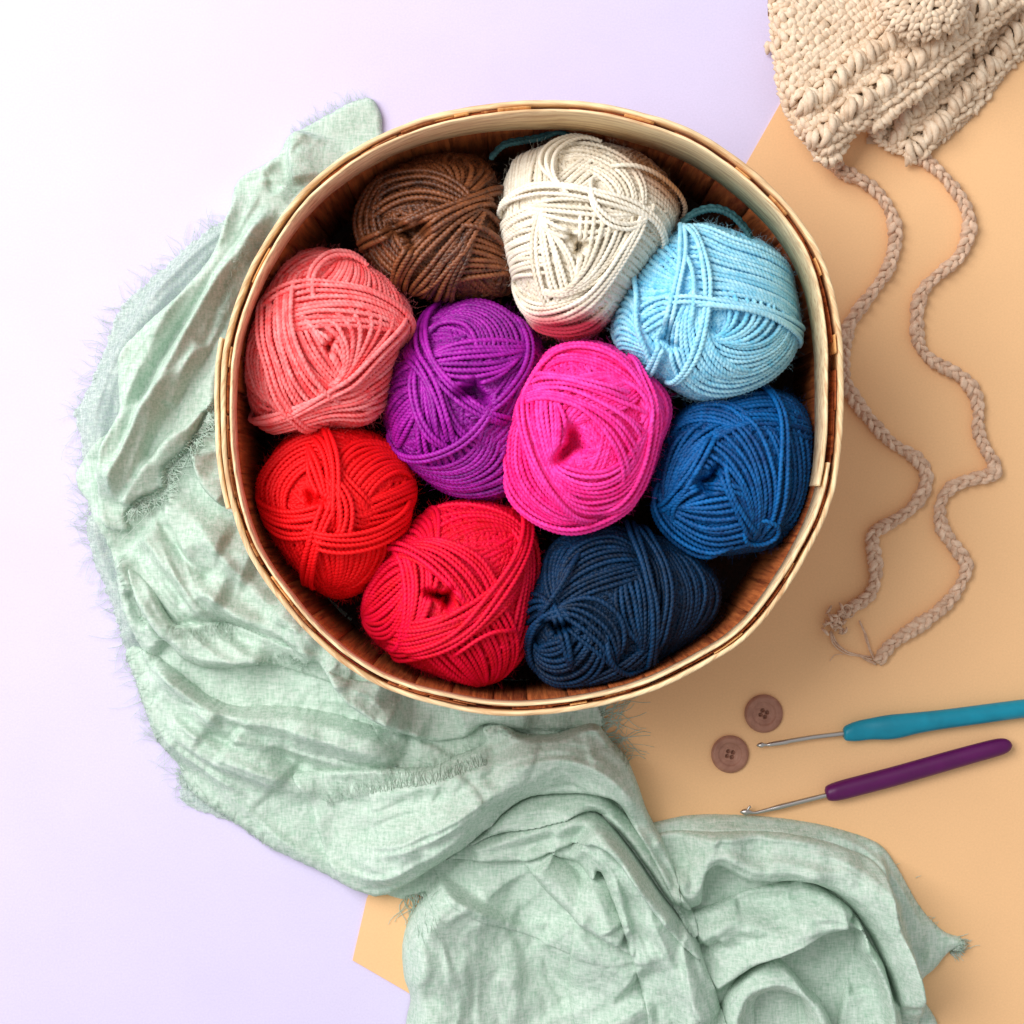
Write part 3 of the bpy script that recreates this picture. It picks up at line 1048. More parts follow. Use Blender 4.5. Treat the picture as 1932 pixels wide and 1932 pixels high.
        if len(xo):
            best = np.full(len(xo), 1e9); bx = xo.copy(); by = yo.copy()
            for i in range(len(P)):
                a, b = Pc[i], Pc[i + 1]
                sel = (np.abs(xo - (a[0] + b[0]) / 2) < 16) & (np.abs(yo - (a[1] + b[1]) / 2) < 16)
                if not sel.any():
                    continue
                d = b - a
                t = np.clip(((xo[sel] - a[0]) * d[0] + (yo[sel] - a[1]) * d[1]) / (d @ d + 1e-9), 0, 1)
                qx, qy = a[0] + t * d[0], a[1] + t * d[1]
                dd = np.hypot(xo[sel] - qx, yo[sel] - qy)
                si = np.where(sel)[0]
                m = dd < best[si]
                best[si[m]] = dd[m]; bx[si[m]] = qx[m]; by[si[m]] = qy[m]
            X[outv], Y[outv] = bx, by
            Z[outv] = Hb[use][outv] - 0.0012 * (Hb[use][outv] > .002) + .0001
        V = Wp(X, Y, 0.010)
        V[:, 2] = Z
        a, b_, c, d = ids[:-1, :-1][q], ids[:-1, 1:][q], ids[1:, 1:][q], ids[1:, :-1][q]
        mb.add(V, np.stack([a, d, c, b_], -1), attr=attr)
        self.H = np.where(inn, new, self.H)
        return Pc

    def z(self, p):
        i = np.clip(((p[..., 0] - self.x[0]) / self.step).astype(int), 0, len(self.x) - 1)
        j = np.clip(((p[..., 1] - self.y[0]) / self.step).astype(int), 0, len(self.y) - 1)
        return self.H[j, i]


def flow(gA, gB, n, h=(1.2, 3.2), w=(6, 15), seed=0, cov=(.35, .85)):
    """a family of long soft folds running between two guide curves"""
    g = np.random.default_rng(seed)
    def even(P):
        P = catmull(P, 10)
        L = np.r_[0, np.cumsum(np.linalg.norm(np.diff(P, axis=0), axis=1))]
        t = np.linspace(0, L[-1], 41)
        return np.stack([np.interp(t, L, P[:, k]) for k in (0, 1)], -1)
    A, B = even(gA), even(gB)
    T = np.linspace(0, 1, 41)
    out = []
    for i in range(n):
        f = (i + g.uniform(.1, .9)) / n + .05 * np.sin(T * g.uniform(3, 7) + g.uniform(0, 6))
        c = A * (1 - f[:, None]) + B * f[:, None]
        ln = g.uniform(*cov)
        a = g.uniform(-.1, 1.1 - ln)
        i0, i1 = int(np.clip(a, 0, 1) * 40), int(np.clip(a + ln, 0, 1) * 40)
        if i1 - i0 < 8:
            continue
        ww = g.uniform(*w)
        out.append((c[i0:i1 + 1:4], g.uniform(*h) * .001, ww * g.uniform(.5, 1), ww * g.uniform(1, 1.9), .35))
    return out


def soft_mix(e, s):
    return (1 - s) + s * e


def fringe(mb, F, line, side, every=4.0, ln=(14, 34), r=0.00014, seed=0, curl=0.5, zoff=0.0006, clump=0.0):
    """loose threads leaving an edge; side +1 = right of the direction of travel"""
    g = np.random.default_rng(seed)
    P, L = resample(catmull(line, 10), every)
    T = np.gradient(P, axis=0)
    T /= np.linalg.norm(T, axis=1)[:, None] + 1e-9
    N = np.stack([-T[:, 1], T[:, 0]], -1) * side
    for i in range(len(P)):
        for _ in range(g.integers(1, 3)):
            p = P[i] + g.normal(0, every * .4, 2) - N[i] * 4
            l = g.uniform(*ln) * (1.7 if g.random() < .06 else 1)
            lean = .5 * math.sin(i * .35 + seed) * clump + g.normal(0, .35)
            d = N[i] + T[i] * lean
            d /= np.linalg.norm(d)
            perp = np.array([-d[1], d[0]])
            t = np.linspace(0, 1, 8)[:, None]
            q = p + d * t * l + perp * (g.normal(0, curl) * l * t ** 2 + g.normal(0, .12) * l * np.sin(t * 5))
            z = F.z(q) + zoff + np.abs(g.normal(0, .0008)) * t[:, 0]
            w = Wp(q[:, 0], q[:, 1], 0.010)
            w[:, 2] = z
            tube(mb, w, r * np.linspace(1.2, .6, 8), 4, cap=False, attr=g.uniform(-.1, .1))


R8 = Frame(200, 300, 1.07333)
RA = Frame(200, 1700, 1.48615)
RB = Frame(1200, 2500, 1.38)
RC = Frame(2300, 2900, 1.38)
A_ = np.array
F = Field(90, 150, 1870, 2010, 2.6)
mm = 0.001

scarf_root = empty("scarf")
tag(scarf_root, "crumpled sage green gauze scarf with frayed edges draped round the basket", "scarf")
fab = fabric_mat("sage gauze")
fab_sheer = fabric_mat("sheer sage gauze", sheer=0.30)
fab_thread = fabric_mat("sage thread", tint=0.95)
fr = MB()

BASK = [(1350, 1250), (1000, 1240), (700, 1150), (560, 980), (500, 800), (520, 560), (640, 380), (800, 300)]

# 1 sheer outermost layer lying on the table
sheer = MB()
outer = np.vstack([R8([(960, 300), (790, 420), (690, 545), (600, 600), (480, 700), (380, 790), (290, 870), (240, 940), (180, 1100), (110, 1270), (70, 1340), (95, 1450), (105, 1600), (130, 1750)]),
                   RA([(160, 330), (175, 480), (220, 640), (320, 900), (380, 1100), (430, 1250), (510, 1470), (570, 1610), (690, 1730), (690, 1850), (760, 1990)])])
poly = np.vstack([outer, [(560, 1560), (600, 1300), (520, 1000), (500, 800), (520, 560), (700, 300)]])
F.layer(sheer, poly, [
    (R8([(640, 620), (430, 850), (300, 1060), (200, 1300), (180, 1600)]), 3.5 * mm, 22, 26),
    (R8([(500, 800), (330, 1000), (250, 1150)]), 2.5 * mm, 12, 20),
    (R8([(160, 1200), (130, 1450), (170, 1700), (260, 1900)]), 3 * mm, 20, 25),
    (RA([(200, 300), (260, 600), (400, 900), (430, 1100)]), 4 * mm, 18, 30),
    (RA([(430, 1250), (560, 1500), (700, 1650)]), 3 * mm, 14, 30),
] + flow(R8([(800, 450), (450, 800), (250, 1050), (130, 1350), (150, 1700)]), R8([(820, 560), (560, 850), (330, 1150), (240, 1450), (230, 1800)]), 7, (1, 2.6), (6, 14), 50), lift=0.8 * mm, soft=0.9, edge=26, wr=0.0006, rag=2.0)
sheer.build("sheer_layer", fab_sheer, scarf_root)
fringe(fr, F, outer[2:], +1, 7.5, (12, 44), seed=1, curl=.45, clump=1, r=.00010)

cl = MB()
# 2 main left body
pB = np.vstack([RA([(130, 60), (190, 300), (260, 440), (340, 640), (360, 760), (400, 900), (470, 1080), (540, 1200), (640, 1260), (760, 1370), (900, 1500), (1300, 1640), (1932, 1700), (1932, 1200)]),
                [(900, 1240), (640, 1140), (530, 960), (500, 800), (520, 560), (440, 600), (330, 700)]])
F.layer(cl, pB, [
    (RA([(480, 420), (560, 520), (650, 640), (800, 750), (1000, 820)]), 9 * mm, 45, 22),
    (RA([(570, 370), (660, 500), (790, 630), (900, 720)]), -5 * mm, 12, 12),
    (RA([(600, 250), (720, 300), (860, 420), (1000, 480)]), 6 * mm, 25, 40),
    (RA([(700, 560), (850, 500), (1000, 540), (1150, 600)]), 9 * mm, 30, 60),
    (RA([(360, 560), (460, 800), (560, 1000), (640, 1080)]), 8 * mm, 20, 40),
    (RA([(420, 760), (480, 900), (540, 960)]), -4 * mm, 10, 10),
    (RA([(700, 880), (900, 860), (1200, 960), (1500, 1120)]), 7 * mm, 40, 30),
    (RA([(660, 960), (800, 940), (1000, 960), (1250, 1030), (1450, 1160)]), -4 * mm, 14, 12),
    (RA([(1250, 800), (1500, 1000), (1700, 1180), (1932, 1300)]), 12 * mm, 40, 50),
] + flow(RA([(200, 330), (380, 600), (600, 900), (900, 1150), (1400, 1300)]), RA([(760, 100), (900, 400), (1100, 700), (1400, 950), (1800, 1250)]), 10, (1.5, 4.0), (8, 20), 43), lift=3.5 * mm, soft=0.7, edge=16, ble=8, wr=0.0009, rag=.9)
fringe(fr, F, RA([(360, 600), (440, 820), (520, 950)]), -1, 5, (10, 26), seed=2)
# patch of lighter cloth behind the frayed corner
F.layer(cl, RA([(770, -60), (800, 90), (850, 200), (920, 280), (1010, 340), (1100, 300), (1000, -100)]), [
    (RA([(790, -20), (840, 160), (960, 290)]), 9 * mm, 40, 10)], lift=4 * mm, ble=4)
# 3 lobed flap with the fringe line
p3 = RA([(430, 640), (560, 760), (640, 900), (700, 955), (900, 940), (1100, 985), (1300, 1060), (1480, 1100), (1680, 1130), (1640, 1290), (1420, 1240), (1280, 1195), (1130, 1180), (1000, 1195), (850, 1200), (740, 1160), (660, 1080), (560, 960), (470, 800)])
F.layer(cl, p3, [
    (RA([(470, 720), (560, 880), (680, 1030), (820, 1130), (1000, 1150), (1250, 1140)]), 9 * mm, 30, 22),
    (RA([(700, 1000), (900, 1010), (1150, 1080)]), -2.5 * mm, 14, 14)], lift=2.5 * mm, soft=.3, edge=8, ble=3)
fringe(fr, F, RA([(660, 960), (760, 985), (900, 960), (1000, 960)]), +1, 3.0, (16, 34), seed=3, zoff=.0014, r=.00015, curl=.3)
fringe(fr, F, RA([(1150, 1180), (1300, 1120), (1420, 1200)]), +1, 4, (10, 24), seed=4, zoff=.001)
# 4 lower body flap: its upper fold line casts the long crease
p4 = np.vstack([RA([(380, 1120), (440, 1080), (560, 1130), (700, 1225), (850, 1345), (1020, 1410), (1230, 1410), (1500, 1440), (1932, 1575)]),
                RB([(330, 350), (550, 400), (700, 500), (850, 700), (600, 1000), (330, 1190), (200, 1180), (-60, 1050), (-250, 960), (-480, 800)]),
                RA([(760, 1900), (690, 1760), (640, 1700), (560, 1600), (510, 1460), (440, 1260)])])
F.layer(cl, p4, [
    (RA([(520, 1160), (680, 1265), (840, 1390), (1020, 1460), (1250, 1470), (1500, 1500), (1932, 1640)]), 11 * mm, 16, 46),
    (RA([(900, 1470), (1150, 1580), (1300, 1700), (1400, 1800)]), -5 * mm, 30, 14),
    (RA([(1000, 1560), (1150, 1680), (1300, 1830)]), 6 * mm, 30, 60),
    (RA([(560, 1350), (680, 1480), (850, 1600)]), 3 * mm, 30, 30),
    (RA([(1300, 1560), (1600, 1620), (1932, 1720)]), 5 * mm, 30, 40),
] + flow(RA([(500, 1180), (840, 1400), (1250, 1480), (1932, 1660)]), np.vstack([RA([(560, 1560), (720, 1740)]), RB([(-250, 900), (0, 1040), (250, 1140), (420, 1120)])]), 11, (1.5, 4.2), (8, 18), 41), lift=5 * mm, soft=.75, edge=16, ble=8, wr=0.0008, rag=.7)
fringe(fr, F, np.vstack([RA([(400, 1160), (440, 1280), (510, 1460), (580, 1620), (690, 1730), (700, 1850)]), RB([(-430, 830), (-250, 960)])]), -1, 5.0, (12, 30), seed=5, clump=1, r=.00012)
# dark little pocket flap near the basket bottom-left
F.layer(cl, RA([(1380, 1230), (1460, 1150), (1540, 1220), (1620, 1330), (1700, 1420), (1932, 1540), (1990, 1500), (1932, 1250), (1600, 1000), (1350, 950), (1300, 1040), (1420, 1130), (1410, 1190)]), [
    (RA([(1500, 1150), (1600, 1290), (1760, 1420), (1932, 1510)]), 11 * mm, 50, 12)], lift=4 * mm, ble=3, soft=.2, edge=8)
# 5 rolled top-left folds
p2 = np.vstack([[(722, 250), (716, 205), (682, 178)], R8([(1000, 180), (930, 225), (890, 300), (760, 370), (720, 420), (700, 540), (640, 700), (520, 850), (350, 1010), (262, 1130), (262, 1330), (195, 1500), (180, 1700), (215, 1800), (300, 1812), (290, 1745), (350, 1690), (440, 1640), (455, 1560), (540, 1480), (600, 1350), (650, 1290), (690, 1050)]),
                [(520, 500), (640, 380), (760, 290)]])
F.layer(cl, p2, [
    (R8([(740, 400), (700, 600), (640, 760), (480, 950), (380, 1130), (300, 1300), (215, 1500), (190, 1700)]), 9 * mm, 24, 30),
    (R8([(880, 480), (800, 640), (680, 800), (560, 1000), (480, 1150), (350, 1380), (255, 1600), (260, 1740)]), 12 * mm, 20, 20),
    (R8([(800, 560), (600, 880), (420, 1150), (300, 1440), (235, 1600)]), -4 * mm, 9, 9),
    (R8([(720, 960), (640, 1100), (520, 1260), (420, 1450), (360, 1560)]), -6 * mm, 14, 14),
    (R8([(850, 350), (870, 400), (895, 455)]), -6 * mm, 14, 9, .3),
    (R8([(900, 250), (870, 330), (860, 420)]), 4 * mm, 20, 12),
    (R8([(980, 190), (960, 300), (980, 420)]), 7 * mm, 50, 10),
    (R8([(660, 1290), (560, 1390), (440, 1480), (350, 1600), (280, 1720)]), 5 * mm, 26, 10, .05),
    (R8([(620, 1060), (560, 1130), (470, 1330)]), 5 * mm, 10, 20),
] + flow(R8([(760, 380), (640, 680), (400, 980), (240, 1300), (200, 1700)]), R8([(1000, 430), (820, 740), (650, 1080), (480, 1400), (300, 1700)]), 8, (1.2, 3.4), (5, 12), 44), lift=4.5 * mm, soft=.5, edge=12, ble=8, wr=0.0007, rag=.5)
fringe(fr, F, R8([(650, 1300), (610, 1380), (540, 1490), (455, 1570), (440, 1650), (350, 1700), (300, 1750)]), -1, 2.6, (14, 34), seed=6, r=.00030, curl=.8, zoff=.0035)
fringe(fr, F, R8([(820, 640), (740, 780), (690, 900), (660, 1000)]), -1, 4, (10, 24), seed=7, curl=.8, zoff=.002)
fringe(fr, F, R8([(930, 400), (920, 480), (980, 430), (1030, 380)]), -1, 3, (10, 26), seed=8, curl=.8, zoff=.002)
fringe(fr, F, R8([(700, 560), (650, 690), (560, 820)]), +1, 16, (8, 20), seed=9)
fringe(fr, F, [(545, 240), (600, 215), (640, 190), (690, 178)], -1, 4, (8, 22), seed=19, r=.00010)
fringe(fr, F, R8([(930, 560), (860, 640), (800, 760), (760, 900), (700, 1050)]), -1, 4, (12, 30), seed=20, r=.00018, curl=.6, zoff=.002)
# 6 fringe patch and sheet under the basket bottom
F.layer(cl, RB([(250, 280), (480, 480), (800, 560), (1000, 420), (1300, 420), (1440, 330), (1400, 60), (300, 60)]), [], lift=1 * mm, soft=.9, edge=20)
F.layer(cl, RB([(560, 390), (700, 385), (760, 370), (860, 300), (1000, 330), (1200, 330), (1400, 330), (1480, 300), (1430, 180), (1380, 60), (300, 60), (60, 0), (120, 150), (300, 290)]), [
    (RB([(60, 20), (140, 150), (320, 290), (560, 390)]), 7 * mm, 40, 14),
    (RB([(700, 300), (850, 250), (1100, 260)]), 6 * mm, 40, 30)], lift=4 * mm, ble=6, soft=.4, edge=12)
fringe(fr, F, RB([(1440, 180), (1470, 250), (1480, 330), (1500, 400)]), -1, 2.6, (34, 90), seed=10, r=.0002, curl=.25, clump=1)
fringe(fr, F, RB([(1040, 310), (1180, 330), (1300, 310)]), -1, 6, (16, 40), seed=11, curl=.3, zoff=.001)
# 7 bottom blob
p7 = RB([(740, 1005), (640, 1090), (560, 1170), (470, 1300), (425, 1430), (430, 1600), (465, 1720), (480, 1960), (1000, 1990), (1700, 1960), (1800, 1700), (1560, 1200), (1300, 960), (1000, 940)])
F.layer(cl, p7, [
    (RB([(700, 1120), (600, 1300), (580, 1500), (640, 1960)]), 17 * mm, 110, 130, .04),
    (RB([(980, 1300), (1080, 1400), (1150, 1500), (1220, 1640), (1300, 1800)]), -6 * mm, 46, 40),
    (RB([(960, 1120), (1040, 1250), (1060, 1350)]), -4 * mm, 40, 34),
    (RB([(1230, 1300), (1330, 1400), (1500, 1520), (1640, 1620)]), 9 * mm, 60, 60),
    (RB([(480, 1480), (800, 1540), (1050, 1640)]), 1.6 * mm, 26, 26),
    (RB([(520, 1640), (800, 1720), (1000, 1800)]), -1.2 * mm, 20, 30),
    (RB([(1400, 1900), (1540, 1790), (1700, 1700)]), 8 * mm, 16, 46),
] + flow(RB([(760, 1040), (560, 1250), (460, 1480), (500, 1900)]), RB([(1100, 1060), (1150, 1350), (1300, 1600), (1400, 1900)]), 8, (1.0, 3.0), (14, 30), 45), lift=8 * mm, soft=.9, edge=40, ble=10, wr=0.0007)
# little frayed tail left of the blob
F.layer(cl, RB([(330, 1185), (420, 1130), (540, 1000), (700, 900), (800, 1000), (700, 1080), (600, 1150), (565, 1195), (480, 1200), (420, 1222)]), [], lift=1.5 * mm, soft=.9)
fringe(fr, F, RB([(560, 1180), (510, 1200), (440, 1215)]), -1, 2.2, (30, 80), seed=12, r=.0002, curl=.2)
# 8 right-hand bundle
F.layer(cl, RB([(600, 800), (1300, 450), (1500, 430), (1620, 640), (1740, 860), (1830, 1100), (1850, 1400), (1400, 1500), (700, 1200)]), [], lift=2 * mm, soft=.9, edge=20)
p8 = RC([(180, 275), (400, 232), (650, 230), (900, 250), (1150, 295), (1380, 375), (1480, 490), (1600, 700), (1720, 830), (1812, 868), (1840, 890), (1822, 935), (1778, 935), (1740, 960), (1680, 1030), (1600, 1130), (1580, 1450), (-100, 1450), (-100, 300)])
F.layer(cl, p8, [
    (RC([(300, 330), (600, 300), (900, 330), (1200, 420), (1400, 620), (1530, 860), (1600, 1100)]), 5 * mm, 30, 40),
    (RC([(1370, 400), (1400, 600), (1480, 820), (1560, 1080), (1590, 1300)]), 10 * mm, 10, 40),
    (RC([(1440, 700), (1540, 900), (1640, 960)]), -4 * mm, 20, 20),
] + flow(RC([(200, 290), (700, 250), (1200, 320), (1450, 520), (1650, 860)]), RC([(300, 400), (700, 400), (1150, 470), (1400, 700), (1560, 1100)]), 6, (1, 2.6), (6, 14), 46), lift=6 * mm, soft=.85, edge=20, ble=8, wr=0.0009)
fringe(fr, F, RC([(1770, 950), (1800, 915), (1815, 870)]), +1, 1.2, (16, 30), seed=13, r=.00020, curl=.1)
fringe(fr, F, RC([(1500, 520), (1600, 690), (1720, 830)]), -1, 22, (6, 14), seed=14)
# upper flap of the bundle: U-turn fold
p8b = RC([(200, 330), (500, 290), (900, 300), (1200, 380), (1370, 480), (1420, 700), (1490, 860), (1560, 1100), (1590, 1450), (1470, 1450), (1450, 1150), (1370, 930), (1290, 780), (1180, 640), (1050, 570), (950, 545), (800, 550), (660, 545), (580, 490), (510, 465), (475, 500), (460, 600), (455, 670), (380, 700), (330, 640), (300, 500)])
F.layer(cl, p8b, [
    (RC([(320, 480), (370, 600), (430, 560), (480, 430), (560, 400), (700, 470), (950, 490), (1150, 560), (1300, 680), (1430, 900), (1520, 1200)]), 12 * mm, 40, 26, .04),
    (RC([(500, 330), (650, 400), (800, 430)]), -3 * mm, 30, 30),
    (RC([(1390, 470), (1440, 700), (1510, 880), (1570, 1150)]), 7 * mm, 16, 14),
] + flow(RC([(300, 360), (600, 320), (1000, 350), (1300, 480), (1500, 900), (1580, 1300)]), RC([(480, 420), (700, 520), (1000, 540), (1250, 640), (1450, 950), (1500, 1300)]), 7, (1, 2.8), (6, 13), 47), lift=5 * mm, soft=.45, edge=10, ble=5, wr=.0007)
# middle terrace
p8c = RC([(380, 740), (560, 665), (700, 605), (900, 560), (960, 550), (1100, 600), (1230, 700), (1300, 830), (1380, 960), (1430, 1130), (1465, 1200), (1470, 1450), (1170, 1450), (1200, 1100), (1250, 900), (1245, 780), (1150, 800), (1080, 830), (980, 880), (850, 945), (700, 1010), (600, 1130), (540, 1210), (400, 1200), (330, 900)])
F.layer(cl, p8c, [
    (RC([(420, 860), (520, 790), (620, 745), (830, 790), (960, 735), (1120, 660), (1240, 700)]), 9 * mm, 26, 40, .05),
    (RC([(500, 1100), (640, 1000), (760, 920), (950, 830), (1080, 770), (1200, 740)]), 8 * mm, 30, 10, .05),
    (RC([(1230, 720), (1270, 860), (1350, 1000), (1400, 1150), (1440, 1400)]), 12 * mm, 20, 10, .05),
    (RC([(560, 850), (500, 890), (440, 900)]), -6 * mm, 10, 14, .2),
    (RC([(620, 680), (780, 660), (900, 640)]), -3 * mm, 24, 24),
    (RC([(1280, 1150), (1240, 1000), (1250, 880)]), -5 * mm, 20, 16),
] + flow(RC([(420, 740), (700, 640), (1000, 600), (1260, 760), (1420, 1200)]), RC([(420, 1100), (700, 960), (1000, 840), (1230, 820), (1300, 1250)]), 8, (1, 3.2), (7, 16), 48), lift=6 * mm, soft=.4, edge=9, ble=4, wr=.0007)
# lower cups round the dark pocket
p8d = RC([(560, 1180), (640, 1060), (730, 985), (860, 960), (1000, 1110), (1060, 1160), (1130, 1300), (1160, 1450), (980, 1450), (1000, 1290), (960, 1150), (900, 1120), (780, 1130), (735, 1200), (725, 1450), (560, 1450)])
F.layer(cl, p8d, [
    (RC([(600, 1400), (620, 1220), (690, 1090), (820, 1040), (950, 1090), (1040, 1220), (1080, 1400)]), 14 * mm, 36, 22, .02)], lift=4 * mm, soft=.4, edge=8, ble=3)
# 9 long roll running to the lower right
pS = RB([(1040, 980), (1150, 900), (1350, 900), (1500, 1000), (1560, 1150), (1600, 1300), (1610, 1450), (1480, 1385), (1330, 1300), (1180, 1168), (1100, 1070)])
F.layer(cl, pS, [
    (RB([(1120, 1010), (1220, 1130), (1360, 1250), (1560, 1380)]), 7 * mm, 46, 30, .05),
    (RB([(1200, 960), (1290, 1010), (1350, 1060), (1395, 1085)]), -6 * mm, 16, 14, .1),
    (RB([(1400, 1090), (1440, 1180), (1500, 1320)]), 5 * mm, 30, 16, .1),
], lift=5 * mm, soft=.9, edge=12, ble=5, wr=.0005)
p9 = np.vstack([RB([(1250, 790), (1450, 780), (1600, 930), (1740, 1130), (1860, 1300)]),
                RC([(330, 680), (430, 850), (480, 1000), (540, 1160), (580, 1450), (230, 1450), (160, 1180), (110, 1000), (70, 880)]),
                RB([(1545, 1280), (1500, 1160), (1440, 1035), (1400, 1078), (1330, 1010), (1200, 955)])])
F.layer(cl, p9, [
    (RB([(1340, 850), (1500, 960), (1640, 1160), (1760, 1400), (1860, 1640), (1940, 1990)]), 17 * mm, 50, 40, .03),
    (RB([(1330, 1010), (1400, 1078), (1440, 1035)]), 3 * mm, 6, 10, .15),
    (RB([(1700, 1500), (1780, 1700), (1840, 1960)]), -3 * mm, 18, 18),
] + flow(RB([(1560, 880), (1760, 1130), (1950, 1450), (2060, 1800)]), RB([(1440, 1000), (1560, 1260), (1650, 1550), (1760, 1900)]), 7, (1, 3), (6, 14), 49), lift=5 * mm, soft=.9, edge=15, ble=6, wr=.0006)
# 10 second fold of the band
p10 = RB([(650, 1000), (830, 870), (1000, 800), (1180, 750), (1350, 700), (1480, 760), (1600, 880), (1760, 1080), (1932, 1280), (1990, 1400), (1932, 1420), (1700, 1110), (1560, 905), (1450, 800), (1350, 735), (1250, 765), (1180, 785), (1300, 860), (1440, 880), (1500, 960), (1430, 1010), (1320, 990), (1200, 950), (1050, 1000), (850, 1005), (700, 1002)])
p10 = RB([(650, 1000), (830, 870), (1000, 800), (1180, 750), (1350, 725), (1450, 770), (1560, 880), (1700, 1080), (1900, 1350), (1960, 1480), (1880, 1420), (1740, 1260), (1600, 1060), (1500, 930), (1420, 880), (1320, 900), (1200, 950), (1050, 1000), (850, 1005), (700, 1002)])
F.layer(cl, p10, [
    (RB([(760, 960), (1000, 880), (1200, 820), (1360, 780), (1480, 860), (1620, 1040), (1800, 1290)]), 9 * mm, 14, 30, .05)], lift=4 * mm, soft=.5, edge=8, ble=4)
p10b = RB([(700, 960), (850, 830), (1000, 720), (1100, 680), (1250, 660), (1440, 655), (1540, 730), (1660, 850), (1800, 1060), (1932, 1270), (1932, 1380), (1800, 1200), (1650, 980), (1500, 800), (1380, 745), (1250, 790), (1100, 830), (950, 855), (850, 890)])
F.layer(cl, p10b, [
    (RB([(850, 860), (1050, 760), (1250, 730), (1420, 710), (1540, 800), (1680, 980), (1850, 1230)]), 7 * mm, 20, 16, .05)], lift=4 * mm, soft=.4, edge=8, ble=3)
# 11 the big band on top
p11 = np.vstack([RA([(1335, 1790), (1500, 1770), (1932, 1740)]),
                 RB([(300, 520), (560, 520), (700, 470), (850, 400), (840, 320), (940, 300), (1050, 350), (1200, 355), (1330, 315), (1430, 300), (1500, 380), (1590, 480), (1650, 620), (1700, 760), (1790, 930), (1835, 1060), (1850, 1220), (1800, 1150), (1700, 950), (1600, 790), (1540, 700), (1440, 658), (1250, 660), (1080, 680), (960, 750), (850, 850), (650, 1000), (450, 1130), (330, 1190), (230, 1180), (100, 1110), (0, 900), (-60, 700)])])
F.layer(cl, p11, [
    (RB([(60, 950), (300, 1000), (520, 900), (720, 760), (900, 600), (1150, 500), (1350, 500), (1500, 620), (1620, 780), (1760, 1000)]), 17 * mm, 90, 46, .22),
    (RB([(880, 340), (900, 480), (860, 600)]), -3 * mm, 26, 20, .2),
    (RB([(100, 700), (400, 640), (700, 540)]), 2.5 * mm, 26, 26),
    (RB([(0, 800), (300, 800), (600, 700)]), -1.5 * mm, 18, 18),
    (RB([(1100, 420), (1250, 470), (1400, 430)]), -3 * mm, 40, 40),
] + flow(RB([(-20, 640), (400, 600), (800, 480), (1000, 400), (1300, 360), (1540, 500), (1760, 900)]), RB([(20, 1010), (260, 1130), (560, 1020), (900, 760), (1200, 640), (1440, 630), (1640, 840)]), 11, (1.3, 3.6), (7, 16), 42), lift=6 * mm, soft=.4, edge=10, ble=8, wr=.0008)
fringe(fr, F, RB([(40, 700), (300, 620), (600, 560), (860, 470)]), -1, 2.6, (16, 42), seed=15, zoff=.0014, curl=.25, r=.00015)
fringe(fr, F, RB([(860, 310), (1050, 345), (1200, 350), (1330, 315)]), -1, 6, (6, 16), seed=16, zoff=.001)
fringe(fr, F, RB([(1520, 400), (1600, 500)]), -1, 4, (14, 40), seed=17)
cl.build("cloth", fab, scarf_root)
fr.build("fringe", fab_thread, scarf_root)["kind"] = "stuff"

# ------------------------------------------------------------------ crochet hat
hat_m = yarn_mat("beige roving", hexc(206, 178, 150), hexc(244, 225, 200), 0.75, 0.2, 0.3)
H5 = Frame(2800, 0, 1.48654)
H6 = Frame(2900, 1200, 1.38)
hat = empty("crochet_hat")
tag(hat, "chunky beige crocheted baby hat with ear flaps and long braided ties", "hat")


HZ = 0.004


def stitch(mb, p, ang, ln, wd, z, lift, g, k=9):
    """one puffed yarn loop: p in reference units, sizes in reference units"""
    t = np.linspace(0, 1, 9)
    d = np.array([math.cos(ang), math.sin(ang)])
    n = np.array([-d[1], d[0]])
    bend = g.normal(0, .12) * ln
    q = p + d * ((t - .5) * ln)[:, None] + n * (bend * np.sin(t * np.pi))[:, None]
    w = Wp(q[:, 0], q[:, 1], HZ)
    w[:, 2] = z + lift * np.sin(t * np.pi) ** .7
    r = wd * PX * .5 * (0.25 + 0.85 * np.sin(np.pi * (0.04 + .92 * t)) ** .8)
    tube(mb, w, r, k, lobes=5, pitch=.02 * g.choice([-1, 1]), depth=.16, phase=g.uniform(0, 6), attr=g.uniform(-.14, .14))


def in_poly(p, P):
    c = False
    for i in range(len(P)):
        x0, y0 = P[i]; x1, y1 = P[(i + 1) % len(P)]
        if (y0 > p[1]) != (y1 > p[1]) and p[0] < x0 + (p[1] - y0) * (x1 - x0) / (y1 - y0):
            c = not c
    return c


